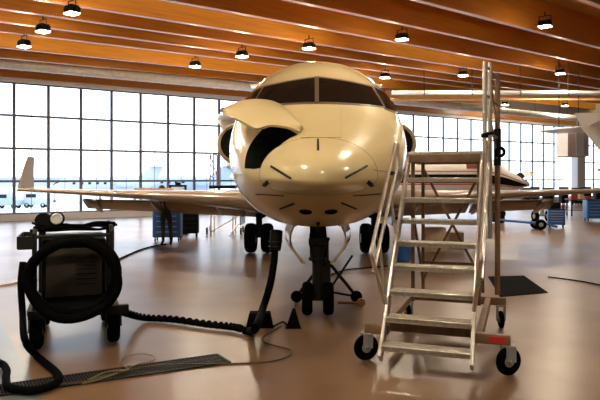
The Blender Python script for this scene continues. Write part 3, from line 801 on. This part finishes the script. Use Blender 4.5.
# coil of thick hose over the front
m = MB()
for q, (rx, rz, y, dz) in enumerate(((.47,.43,-.26,0),(.46,.42,-.37,.01),(.455,.415,-.30,-.02),(.47,.43,-.47,-.02))):
    m.tube([Vector((rx*math.cos(a)+.02*math.sin(3*a+q), y+.02*math.sin(2*a+q), .83+dz+rz*math.sin(a)*1.0)) for a in [2*PI*t/44 for t in range(44)]], .048, 12, closed=True)
m.build('hose_coil', BLACK, CT, smooth=60)
for sx, y in ((-.40,-.12),(.44,-.12),(-.38,1.0),(.40,1.0)):
    R = .19; cst = MB(); cst.box((sx,y,.37),(.14,.14,.03))
    for s_ in (-1,1): cst.beam((sx+s_*.085,y,.37),(sx+s_*.085,y,R),.10,.015,up=(1,0,0))
    co = cst.build('caster', DKGREY, CT); wheel('wheel', R, .14, MT((sx,y,R),(1,0,0)), co)
m = MB()
for q in range(6):
    a0 = random.uniform(-.4,.3); pts = [Vector((-.45+.18*t+random.uniform(-.05,.05), .0+random.uniform(-.12,.25), 1.33+.03*q*.3+random.uniform(0,.04))) for t in range(6)]
    m.tube(spline(pts,6), .015, 8)
m.build('cable_bundle', BLACK, CT, smooth=60)
m = MB(); m.tube([(-.35,.45,1.2),(-.35,.45,1.34)], .02, 8); m.lathe([(.04,-.08),(.08,-.06),(.10,.0),(.10,.06),(.09,.07)], MT((-.35,.42,1.42),(-.15,-1,.1)), 22); m.build('work_lamp', BLACKM, CT)
m = MB(); m.tube([(-.20,.25,1.34),(-.20,.25,1.40)], .02, 8); m.lathe([(.05,-.05),(.085,-.03),(.09,.04),(.07,.05)], MT((-.20,.22,1.46),(.1,-1,0)), 20); go = m.build('gauge', BLACKM, CT)
m = MB(); m.tube([MT((-.20,.165,1.46),(.1,-1,0)) @ Vector((.055*math.cos(a),.055*math.sin(a),.0)) for a in [2*PI*t/20 for t in range(20)]], .014, 8, closed=True); m.lathe([(.045,-.005),(.04,.005)], MT((-.20,.168,1.46),(.1,-1,0)), 16); m.build('gauge_dial', WHITE, go)

# hose trailing on the floor from the coil
pts = [at(23,262,6.72), at(21,283,6.66), at(22.5,312,6.62)]
pts[0].z = min(pts[0].z,1.1)
pts += [fl(25,340,.30), fl(36,355,.05), fl(58,374.5,.05), fl(53,385,.05), fl(30,390.5,.05), fl(9,387,.05), fl(6,378,.05), fl(6.5,370,.05), fl(0,363,.05), fl(-20,359,.05)]
m = MB(); m.tube(spline(pts,8), .037, 12); tag(m.build('floor_hose', BLACK, smooth=60), 'thick black hose hanging from the cart and curling on the floor grating', 'hose')
# twisted cable bundle across the floor
base = spline([fl(118,309,.40), fl(128,313.5,.22), fl(145,317.5,.06), fl(172,319,.06), fl(205,323.5,.06), fl(232,326.5,.06), fl(241,328.5,.06)], 14)
m = MB()
for q in range(3):
    m.tube([p_+Vector((.028*math.cos(i*.75+q*2.1), .028*math.sin(i*.75+q*2.1)*.6, .024*math.sin(i*.75+q*2.1))) for i, p_ in enumerate(base)], .024, 8)
tag(m.build('power_cable', BLACK, smooth=60), 'twisted black cable bundle lying on the floor from the cart to the chock', 'cable')
# feeder cable up to the aircraft
pts = [fl(243,330,.06), fl(250,331,.06), fl(256,327,.3), at(263,308,7.75), at(270,285,7.85), at(274,262,7.95), at(274.8,247,8.0), at(275.3,236,8.05)]
m = MB(); m.tube(spline(pts,8), .048, 12); rt = tag(m.build('aircraft_feeder_cable', BLACK, smooth=60), 'thick black feeder cable rising from the floor into the jet belly', 'cable')
m = MB(); m.tube([at(275.2,250,7.99), at(276,240,8.03), at(276.5,231,8.07)], [.075,.085,.085], 14); m.build('plug', BLACKM, rt)
m = MB(); m.tube([at(275,247,7.99), at(275,246,7.99)], [.09,.09], 14); m.tube([at(275.6,242,8.02), at(275.6,241,8.02)], [.095,.095], 14); m.build('clamp', DKGREY, rt)

# chocks
def chock(px0, px1, py, ph, lab, peak):
    a, b = fl(px0,py), fl(px1,py); w = (b-a).length; c_ = (a+b)/2; h = ph/600*c_.y
    m = MB(); m.loft([[Vector((a.x,a.y,0)),Vector((a.x+w*peak[0],a.y+.02,h)),Vector((a.x+w*peak[1],a.y+.02,h)),Vector((b.x,b.y,0))],
                      [Vector((a.x+.02,a.y+.22,0)),Vector((a.x+w*peak[0],a.y+.2,h)),Vector((a.x+w*peak[1],a.y+.2,h)),Vector((b.x-.02,b.y+.22,0))]])
    m.tube([Vector((a.x+w*.5,a.y+.1,h*.95)),Vector((a.x+w*.5,a.y+.1,h*1.05))],.02,8)
    tag(m.build('wheel_chock', BLACK, bev=.01), lab, 'chock', 'black chocks in front of the nose gear')
chock(245.5,274,328.5,14.5,'wide black rubber chock under the feeder cable end',(.12,.85))
chock(285.5,301.5,329,17.5,'small pointed black rubber chock left of the nose gear',(.42,.6))
pts = [fl(274,326,.02), fl(283,322,.02), fl(287,325,.02)]
m = MB(); m.tube(spline(pts,6), .012, 6); tag(m.build('chock_rope', BLACK), 'short dark rope between the two black chocks', 'rope')

# tripod jack behind the nose gear
jk = thing('tripod_jack', 'dark tripod aircraft jack standing behind the nose gear', 'jack', fl(326,300))
jb = fl(326,300)
m = MB(); m.tube([(0,0,.10),(0,0,.62)], .075, 16); m.tube([(0,0,.62),(0,0,.95)], .045, 14); m.tube([(0,0,.95),(0,0,1.0)], .06, 14); m.build('ram', DKGREY, jk)
for ang in (200,340,90):
    a = math.radians(ang); e = Vector((.50*math.cos(a),.50*math.sin(a),.09)); m = MB(); m.tube([(0,0,.66),e], .026, 10); m.tube([(0,0,.14),e], .018, 8); lo = m.build('leg', BLACKM, jk)
    m = MB(); m.lathe([(.03,-.025),(.09,-.025),(.09,.025),(.03,.025)], MT(e,(math.sin(a),-math.cos(a),0)), 18); m.build('wheel', BLACK, lo)
m = MB(); m.tube([(.08,.0,.2),(.42,-.05,.72)], .018, 8); m.build('pump_handle', BLACKM, jk)
b = fl(352,303,.05)
m = MB(); m.tube([b+Vector((-.22,.02,0)), b+Vector((.12,0,0))], .022, 10); m.lathe([(.02,-.03),(.06,-.03),(.06,.03),(.02,.03)], MT(b+Vector((.14,0,.01)),(0,1,0)), 16)
tag(m.build('tow_pin', ORANGE), 'short orange tow pin lying beside the nose gear', 'tool')

# ------------------------------------------------------------------ floor grating, mat, thin cables
g0, g1, g2, g3 = fl(-60,394.5), fl(217,355), fl(230,363), fl(-60,405)
u = (g1-g0); 
m = MB()
fr = thing('drain_grating', 'long dark drain grating set in the floor at lower left', 'grating')
m.loft([[p+Vector((0,0,z)) for p in (g0,g1,g2,g3)] for z in (.001,.004)]); m.build('channel', mat('grating_channel',(.008,.008,.009),.8,var=.2,spec=.1), fr, smooth=0)
m = MB()
for a, b in ((g0,g1),(g3,g2),(g1,g2),(g0,g3)): m.beam(a+Vector((0,0,.009)), b+Vector((0,0,.009)), .025, .012)
m.build('frame', DKGREY, fr, smooth=0)
m = MB(); NB = 90
for i in range(1,NB):
    t = i/NB; m.beam(g0.lerp(g1,t)+Vector((0,0,.008)), g3.lerp(g2,t)+Vector((0,0,.008)), .012, .008)
for t in (.33,.66): m.beam(g0.lerp(g3,t)+Vector((0,0,.0085)), g1.lerp(g2,t)+Vector((0,0,.0085)), .012, .008)
tag(m.build('bars', DKGREY, fr, smooth=0), kind='stuff')
m = MB(); q = [fl(488,277),fl(524,276),fl(548,293),fl(500,297)]
m.loft([[p+Vector((0,0,z)) for p in q] for z in (.001,.012)]); tag(m.build('floor_mat', BLACK, smooth=0), 'black rubber mat on the floor behind the ladder', 'mat')
def cable(name, pxs, r, mt, lab, h=None):
    m = MB(); m.tube(spline([fl(x,y,r+.002+(.018 if y > 352 and x < 232 else 0)) for x,y in pxs],8), r, 7); tag(m.build(name, mt, smooth=60), lab, 'cable')
cable('thin_cable', [(60,384),(85,381.5),(103,376),(125,371),(150,366),(190,364),(235,363.5),(270,361.5),(288,356),(291,350),(275,345.5),(264,342),(263,337),(273,331),(281,326)], .008, mat('thin_cable_brown',(.10,.07,.03),.5), 'thin dark cable looping from the drain grating towards the chocks')
cable('thin_cable', [(82,384),(92,378),(108,371.5),(128,369.5),(122,365),(121,361),(128,356),(142,354),(154,356.5),(152,361),(138,364),(120,372),(100,379),(84,383.5)],     .006, mat('tan_cable',(.22,.16,.07),.5), 'thin yellowish cable curled over the drain grating')
cable('yellow_cord', [(-220,300),(-120,296),(-50,291),(-8,287),(0,285.5),(10,284),(22,281.5),(40,279.5)], .018, YELLOW, 'yellow cord on the floor left of the cart')
cable('floor_cable', [(100,268),(117,260),(128,255),(140,250),(152,246.5),(166,244)], .022, BLACK, 'black cable running from the cart to the blue tool trolley by the wing')
cable('floor_cable', [(330,275),(345,270),(365,268),(388,266)], .014, BLACK, 'dark cable on the floor behind the nose gear')
cable('floor_cable', [(548,277),(565,279),(585,282),(610,287)], .014, BLACK, 'dark cable on the floor at the right edge past the mat')

# ------------------------------------------------------------------ tool trolleys, bench, things along the wall
def trolley(label, loc, rz, w, d_, h, body, top=True, group='tool trolleys', nd=5, name='tool_trolley'):
    r = thing(name, label, 'trolley', loc, rz, group)
    m = MB(); m.box((0,0,.13+(h-.13)/2),(w,d_,h-.13)); m.build('body', body, r, bev=.015)
    m = MB(); m.box((0,0,h+.012),(w+.03,d_+.03,.03)); m.build('worktop', BLACKM if body != BLACKM else DKGREY, r, bev=.006)
    for i in range(nd):
        hh = (h-.22)/nd; z = .18+hh*(i+.5); m = MB(); m.box((0,-d_/2-.008,z),(w*.9,.02,hh*.88)); dw = m.build('drawer', body, r, bev=.004)
        m = MB(); m.box((0,-d_/2-.026,z+hh*.25),(w*.7,.02,.018)); m.build('handle', STEEL if body != BLACKM else DKGREY, dw)
    for sx in (-1,1):
        for sy in (-1,1):
            c_ = Vector((sx*(w/2-.07),sy*(d_/2-.07),.055)); cst = MB(); cst.box(c_+Vector((0,0,.07)),(.05,.05,.03)); co = cst.build('caster', DKGREY, r); wheel('wheel', .055, .035, MT(c_,(1,0,0)), co)
    m = MB(); m.tube([(w/2,-d_/2+.05,h-.1),(w/2+.06,-d_/2+.05,h-.08),(w/2+.06,d_/2-.05,h-.08),(w/2,d_/2-.05,h-.1)], .014, 8); m.build('push_bar', STEEL, r)
    return r
t1 = trolley('blue tool trolley behind the person by the left wing', (-4.1,18.62,0), .05, .85, .5, 1.02, BLUE)
t2 = trolley('dark tool trolley to the right of the blue one behind the left wing', (fl(187,238).x,19.9,0), .1, .62, .5, 1.0, BLACKM)
t3 = trolley('blue tool trolley with a black case on top at the right', (fl(561,228.5).x,23.6,0), -.35, .62, .60, .72, BLUE)
t4 = trolley('blue tool trolley cut off by the right edge beside the bench', (fl(598,221.5).x,27.2,0), -.1, .85, .55, .95, BLUE)
m = MB(); p = t3.location; m.box((p.x-.08,p.y,.72+.03+.13),(.40,.34,.25)); cs = m.build('tool_case', BLACKM, bev=.03); tag(cs, 'black case standing on the right blue tool trolley', 'case')
m = MB(); m.tube([(p.x-.2,p.y,1.0),(p.x-.2,p.y,1.04),(p.x+.04,p.y,1.04),(p.x+.04,p.y,1.0)], .012, 6); m.build('handle', DKGREY, cs)
m = MB(); m.lathe([(.05,0),(.055,.01),(.055,.14),(.02,.18),(.02,.21)], MT((p.x+.23,p.y-.1,.748),(0,0,1)), 16); tag(m.build('spray_bottle', RED), 'red can beside the black case on the blue trolley', 'can')
# workbench with red items
wb = thing('workbench', 'low workbench with red items on it near the right edge', 'bench', fl(579,216))
m = MB(); m.box((0,0,.86),(1.15,.7,.05)); m.build('top', BROWNM, wb, bev=.006)
for sx in (-1,1):
    for sy in (-1,1): m = MB(); m.box((sx*.5,sy*.28,.42),(.06,.06,.83)); m.build('leg', DKGREY, wb)
m = MB(); m.box((0,0,.3),(1.05,.6,.03)); m.build('shelf', BROWNM, wb)
wp = wb.location
for i, (dx, w, h, mt, lb, nm) in enumerate(((-.3,.3,.16,RED,'red box on the left end of the far workbench','parts_box'),(.1,.22,.22,CARD,'brown carton in the middle of the far workbench','carton'),(.42,.2,.12,RED,'small red box on the right end of the far workbench','parts_box'))):
    m = MB(); m.box((wp.x+dx,wp.y,.886+h/2),(w,.26,h)); m.box((wp.x+dx,wp.y,.886+h),(w+.012,.272,.02)); tag(m.build(nm, mt, bev=.008), lb, 'box')
# dark cabinets along the far glass wall
xs = [(526,'leftmost'),(537,'second'),(548,'third'),(566,'fourth'),(577,'fifth'),(588,'sixth'),(599,'rightmost')]
for i, (px, w_) in enumerate(xs):
    Y = 43.0; X = (px-300)/600*Y
    trolley('dark workshop cabinet by the far glass wall, %s of the row of seven' % w_, (X,Y+.4*(i%2),0), random.uniform(-.2,.2), .50+.06*(i%3), .5, 1.22+.06*(i%2), BLACKM if i % 3 != 1 else DKGREY, group='dark cabinets along the far wall', name='workshop_cabinet')

# tow bar
tb = thing('tow_bar', 'blue tow bar with small wheels on the floor under the right wing', 'tow bar', fl(520,222))
o_ = fl(520,222)
A = fl(500,220,.3)-o_; B = fl(547,224,.22)-o_
m = MB(); m.tube([A,B], .05, 12); m.tube([A+Vector((0,.5,0)),B], .035, 10); m.beam(A,A+Vector((0,.55,0)),.06,.06); m.tube([B,B+Vector((.35,-.1,-.1))], .045, 10); m.build('bar', BLUE, tb)
for y in (-.25,.25):
    c_ = A.lerp(B,.82)+Vector((0,y,0)); c_.z = .2; m = MB(); m.beam(A.lerp(B,.82), c_, .05, .05); ax = m.build('axle', BLUE, tb); wheel('wheel', .2, .12, MT(c_,(.2,1,0)), ax)
hd = thing('nose_wheel_dolly', 'grey strut on a two-wheeled dolly at the end of the blue tow bar', 'dolly', fl(542,222))
m = MB(); m.tube([(0,0,.25),(0,0,.75),(.02,0,.9)], [.08,.09,.05], 14); m.box((0,0,.3),(.5,.2,.08)); m.build('strut', GREYP, hd)
for sx in (-1,1): wheel('wheel', .26, .16, MT((sx*.3,0,.26),(1,.15,0)), hd)
m = MB(); m.box((fl(497,223).x,fl(497,223).y,.3),(.5,.6,.5)); m.tube([(fl(497,223).x-.2,fl(497,223).y-.32,.12),(fl(497,223).x+.2,fl(497,223).y-.32,.12)],.1,12)
tag(m.build('power_unit', BLACKM, bev=.04), 'black box unit at the ladder end of the blue tow bar', 'machine')

# cartons behind the ladder
for px, py, w, h, lb in ((436,252,.55,.62,'large brown carton on the floor behind the ladder steps'),(457,247,.42,.40,'smaller brown carton behind the ladder steps, right of the large one')):
    q = fl(px,py); m = MB(); m.box((q.x,q.y+.3,h/2),(w,.5,h)); m.box((q.x,q.y+.3,h+.004),(w,.06,.006)); tag(m.build('carton', CARD, bev=.006), lb, 'box', 'cartons behind the ladder')
bn = fl(404,262); m = MB(); m.lathe([(.16,0),(.19,.03),(.22,.44),(.235,.46),(.21,.46),(.19,.1)], MT((bn.x,bn.y+.2,0),(0,0,1)), 22); tag(m.build('bucket', BLUE), 'blue bucket on the floor just left of the ladder', 'bucket')

# ------------------------------------------------------------------ work stand behind the left wing
wsY = 20.6
WS = thing('work_stand', 'pale wheeled work stand with black platform and tall railing behind the left wing', 'work stand', (at(222,0,wsY).x, wsY, 0), 0)
def wp_(px,py,dy=0): q = at(px,py,wsY); return Vector((q.x-WS.location.x, dy, q.z))
m = MB()
for dy in (0,.8):
    m.beam(wp_(205,236,dy),wp_(243,236,dy),.06,.08)
for px in (206,224,242): m.beam(wp_(px,236,0),wp_(px,236,.8),.06,.06)
m.build('base_frame', WHITE, WS, bev=.005)
m = MB(); m.box(wp_(222,187,.4),(.88,.9,.10)); m.build('platform', BLACKM, WS, bev=.01)
for px, dy in ((211,0),(211,.8),(233,0),(233,.8)):
    m = MB(); m.beam(wp_(px,236,dy), wp_(px,187,dy), .05, .05); m.build('post', WHITE, WS)
m = MB()
for a, b in (((210,187),(210,153)),((217,187),(217,155))):
    for dy in (0,.8): m.tube([wp_(*a,dy),wp_(*b,dy)], .025, 8)
for y_ in (153.5,165,176): m.tube([wp_(210,y_,0),wp_(210,y_,.8)], .02, 8)
m.tube([wp_(210,154,0),wp_(217,176,0)], .018, 8); m.tube([wp_(210,153.5,0),wp_(217,155,0)], .02, 8); m.build('railing', GREYP, WS)
m = MB(); m.beam(wp_(211,232,0),wp_(240,215,0),.04,.04); m.beam(wp_(222,246,-.3),wp_(238,224,0),.10,.03); m.build('brace', WHITE, WS)
for px in (207,241):
    for dy in (0,.8):
        c_ = wp_(px,236,dy); c_.z = .09; cst = MB(); cst.box((c_.x,c_.y,.19),(.07,.07,.12)); co = cst.build('caster', GREYP, WS); wheel('wheel', .09, .05, MT(c_,(1,0,0)), co)
for sgn in (1,):
    m = MB(); m.beam(wp_(211,198,0),wp_(233,198,0),.04,.04); m.beam(wp_(211,210,0),wp_(233,210,0),.04,.04); m.build('ladder_rung', WHITE, WS)

# display frame behind the wing
kx = at(178,0,20.8).x
kp = thing('display_stand', 'grey framed display stand with white panel behind the left wing', 'stand', (kx,20.8,0))
zt_, zb_ = at(0,185,20.8).z, at(0,199,20.8).z
m = MB(); w2 = .26
m.box((-w2,0,(zt_)/2),(.07,.07,zt_)); m.box((w2,0,zt_/2),(.07,.07,zt_)); m.box((0,0,zt_-.03),(.6,.07,.07)); m.box((0,0,.06),(.7,.5,.1)); m.build('frame', DKGREY, kp, bev=.006)
m = MB(); m.box((0,-.01,zt_-.36),(.44,.03,.56)); m.build('panel', WHITE, kp)
m = MB(); m.box((0,0,zt_+.05),(.18,.10,.09)); m.build('cap', BLACKM, kp, bev=.01)

# ------------------------------------------------------------------ person behind the wing
def person():
    base = Vector((-3.95,17.7,0))
    verts, edges, rad = [], [], []
    def V(p, r): verts.append(Vector(p)); rad.append(r); return len(verts)-1
    def E(a,b): edges.append((a,b))
    pel = V((0,0,.93),(.155,.115)); wa = V((-.02,-.01,1.08),(.14,.10)); ch = V((-.07,.03,1.28),(.165,.11)); sh = V((-.10,.05,1.40),(.13,.085)); nk = V((-.12,.05,1.47),(.055,.055)); hd0 = V((-.13,.04,1.55),(.075,.085)); hd1 = V((-.13,.04,1.62),(.075,.09)); hd2 = V((-.13,.05,1.69),(.05,.06))
    for a, b in ((pel,wa),(wa,ch),(ch,sh),(sh,nk),(nk,hd0),(hd0,hd1),(hd1,hd2)): E(a,b)
    for s_ in (-1,1):
        hp_ = V((s_*.09,0,.86),(.10,.10)); kn = V((s_*.11+.02,-.02,.48),(.062,.065)); cf = V((s_*.115+.03,.0,.32),(.058,.06)); an = V((s_*.12+.03,.01,.09),(.042,.045)); ft = V((s_*.13+.03,-.10,.045),(.042,.035)); to = V((s_*.14+.03,-.17,.035),(.035,.026))
        E(pel,hp_); E(hp_,kn); E(kn,cf); E(cf,an); E(an,ft); E(ft,to)
        s1 = V((-.10+s_*.19,.05,1.38),(.065,.06)); el = V((-.10+s_*.24,.16,1.12),(.045,.045)); wr = V((-.10+s_*.16,.36,1.06),(.03,.028)); pm = V((-.10+s_*.15,.43,1.055),(.036,.02))
        E(sh,s1); E(s1,el); E(el,wr); E(wr,pm)
        for i in range(4):
            f1 = V((-.10+s_*.15+(i-1.5)*.019,.485,1.055),(.009,.009)); f2 = V((-.10+s_*.15+(i-1.5)*.02,.485+(.04,.05,.045,.03)[i],1.04),(.008,.008)); E(pm,f1); E(f1,f2)
        f1 = V((-.10+s_*.15-s_*.04,.42,1.05),(.011,.011)); f2 = V((-.10+s_*.15-s_*.055,.46,1.04),(.009,.009)); E(pm,f1); E(f1,f2)
    me = bpy.data.meshes.new('person'); me.from_pydata([v[:] for v in verts], edges, []); o = bpy.data.objects.new('person', me); COL.objects.link(o)
    md = o.modifiers.new('skin','SKIN'); md.use_smooth_shade = True
    if not me.skin_vertices: 
        bm = bmesh.new(); bm.from_mesh(me); bm.verts.layers.skin.verify(); bm.to_mesh(me); bm.free()
    for i, sv in enumerate(me.skin_vertices[0].data): sv.radius = rad[i]; sv.use_root = (i == 0)
    sb = o.modifiers.new('sub','SUBSURF'); sb.levels = 2; sb.render_levels = 2
    dg = bpy.context.evaluated_depsgraph_get(); nm = bpy.data.meshes.new_from_object(o.evaluated_get(dg)); o.modifiers.clear(); o.data = nm; nm.name = 'person'
    for mt in (SKIN,NAVY,SHIRT,BLACK,HAIR): nm.materials.append(mt)
    nm.polygons.foreach_set('use_smooth', [True]*len(nm.polygons))
    for pl in nm.polygons:
        c_ = pl.center
        if c_.z < .085: pl.material_index = 3
        elif c_.z < .96: pl.material_index = 1
        elif c_.z < 1.455 and not (c_.y > .30): pl.material_index = 2
        else: pl.material_index = 0
    zmin = min(v.co.z for v in nm.vertices)
    o.location = base-Vector((0,0,zmin))
    tag(o, 'person in dark clothes standing behind the left wing at the blue trolley', 'person')
    hm = MB(); hm.loft([[Vector((-.13+(.095*r_)*math.cos(2*PI*k/20), .03+.105*r_*math.sin(2*PI*k/20)-.01, z)) for k in range(20)] for z, r_ in ((1.54,.80),(1.60,1.0),(1.66,.98),(1.71,.8),(1.745,.4),(1.75,.05))])
    hm.build('hair', HAIR, o)
    fc = MB(); 
    for s_ in (-1,1): fc.lathe([(.002,-.006),(.014,0),(.002,.006)], MT((-.13+s_*.033,.128,1.60),(0,1,0)), 10)
    fc.build('eye', BLACK, o)
    fc = MB(); fc.tube([(-.13,.125,1.60),(-.13,.148,1.565),(-.13,.125,1.56)], [.008,.014,.008], 8); fc.build('nose', SKIN, o)
person()

# ------------------------------------------------------------------ outside on the apron
small_jet('parked_jet', 'pale blue-grey jet parked outside behind the glass, above the middle of the left wing', (-27.0,92,AG), math.radians(-68), .85, JETB, low=1.0, winglen=7)
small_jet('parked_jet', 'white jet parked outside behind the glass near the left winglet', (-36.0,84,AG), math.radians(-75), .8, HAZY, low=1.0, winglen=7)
def van(px, Y, label, mt):
    q = at(px,0,Y); r = thing('service_van', label, 'van', (q.x,Y,AG), .1, 'vans outside')
    m = MB(); m.prism([(-1.2,-.8,.35),(1.5,-.8,.35),(1.5,-.8,.95),(.9,-.8,1.1),(.5,-.8,1.75),(-1.2,-.8,1.75)], (0,1.6,0)); m.build('body', mt, r, bev=.06)
    m = MB(); m.box((-.3,-.81,1.4),(1.1,.02,.4)); m.build('side_window', DARKG, r)
    for x in (-.8,1.0):
        for y in (-.72,.72): wheel('wheel', .3, .18, MT((x,y,.3),(0,1,0)), r)
van(7,68,'small blue-grey van outside under the left winglet, left of its pair',JETB)
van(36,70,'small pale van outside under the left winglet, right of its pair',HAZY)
bl = thing('terminal_building', 'long pale building far outside across the apron', 'building', (-60,250,AG))
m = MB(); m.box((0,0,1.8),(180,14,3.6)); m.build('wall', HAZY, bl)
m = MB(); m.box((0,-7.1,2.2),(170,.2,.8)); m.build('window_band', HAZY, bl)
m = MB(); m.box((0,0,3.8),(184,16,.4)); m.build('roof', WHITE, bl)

# ------------------------------------------------------------------ light
w = bpy.data.worlds.new('overcast_sky'); scene.world = w; w.use_nodes = True
nt = w.node_tree; bg = nt.nodes['Background']
tc = nt.nodes.new('ShaderNodeTexCoord'); sp = nt.nodes.new('ShaderNodeSeparateXYZ'); rp = nt.nodes.new('ShaderNodeValToRGB')
rp.color_ramp.elements[0].position = 0; rp.color_ramp.elements[0].color = (.86,.92,1,1)
rp.color_ramp.elements[1].position = .6; rp.color_ramp.elements[1].color = (.66,.81,1,1)
nt.links.new(tc.outputs['Generated'], sp.inputs[0]); nt.links.new(sp.outputs['Z'], rp.inputs['Fac']); nt.links.new(rp.outputs['Color'], bg.inputs['Color'])
bg.inputs['Strength'].default_value = 2.4
def portal(center, sx, sy, M, nm):
    l = bpy.data.lights.new(nm,'AREA'); l.shape = 'RECTANGLE'; l.size = sx; l.size_y = sy; l.cycles.is_portal = True
    o = bpy.data.objects.new(nm, l); COL.objects.link(o); o.matrix_world = Matrix.Translation(center) @ M.to_4x4()
zax = -WN; xax = WU; yax = zax.cross(xax)
portal(wpt((sG+sR)/2,(GTOP+GBOT)/2,-.35), sR-sG, GTOP-GBOT, Matrix((xax,yax,zax)).transposed(), 'daylight_portal')
D3 = Vector((1.1667,1,.0433)).normalized(); 
for a0,a1,xa,xb in sky:
    c_ = (bpt(a0,xa,BD+.25)+bpt(a1,xb,BD+.25))/2; nz = Vector((.0,0,1)); x_ = D3; y_ = nz.cross(x_).normalized(); z_ = x_.cross(y_)
    if z_.z < 0: z_ = -z_; y_ = -y_
    portal(c_, (bpt(a0,xb)-bpt(a0,xa)).length, (a1-a0)*.76, Matrix((x_,y_,z_)).transposed(), 'skylight_portal')

# ------------------------------------------------------------------ camera and look
cd = bpy.data.cameras.new('camera'); co = bpy.data.objects.new('camera', cd); COL.objects.link(co)
co.location = CAM; co.rotation_euler = (PI/2,0,0); cd.sensor_width = 36; cd.lens = 36; cd.shift_y = -(200-HORIZ)/600; cd.clip_end = 1500
scene.camera = co
vs = scene.view_settings; vs.view_transform = 'Standard'; vs.look = 'None'; vs.gamma = 1; vs.use_curve_mapping = False; vs.exposure = .6
scene.cycles.max_bounces = 10; scene.cycles.transparent_max_bounces = 16; scene.cycles.use_denoising = True
scene.cycles.sample_clamp_indirect = 8
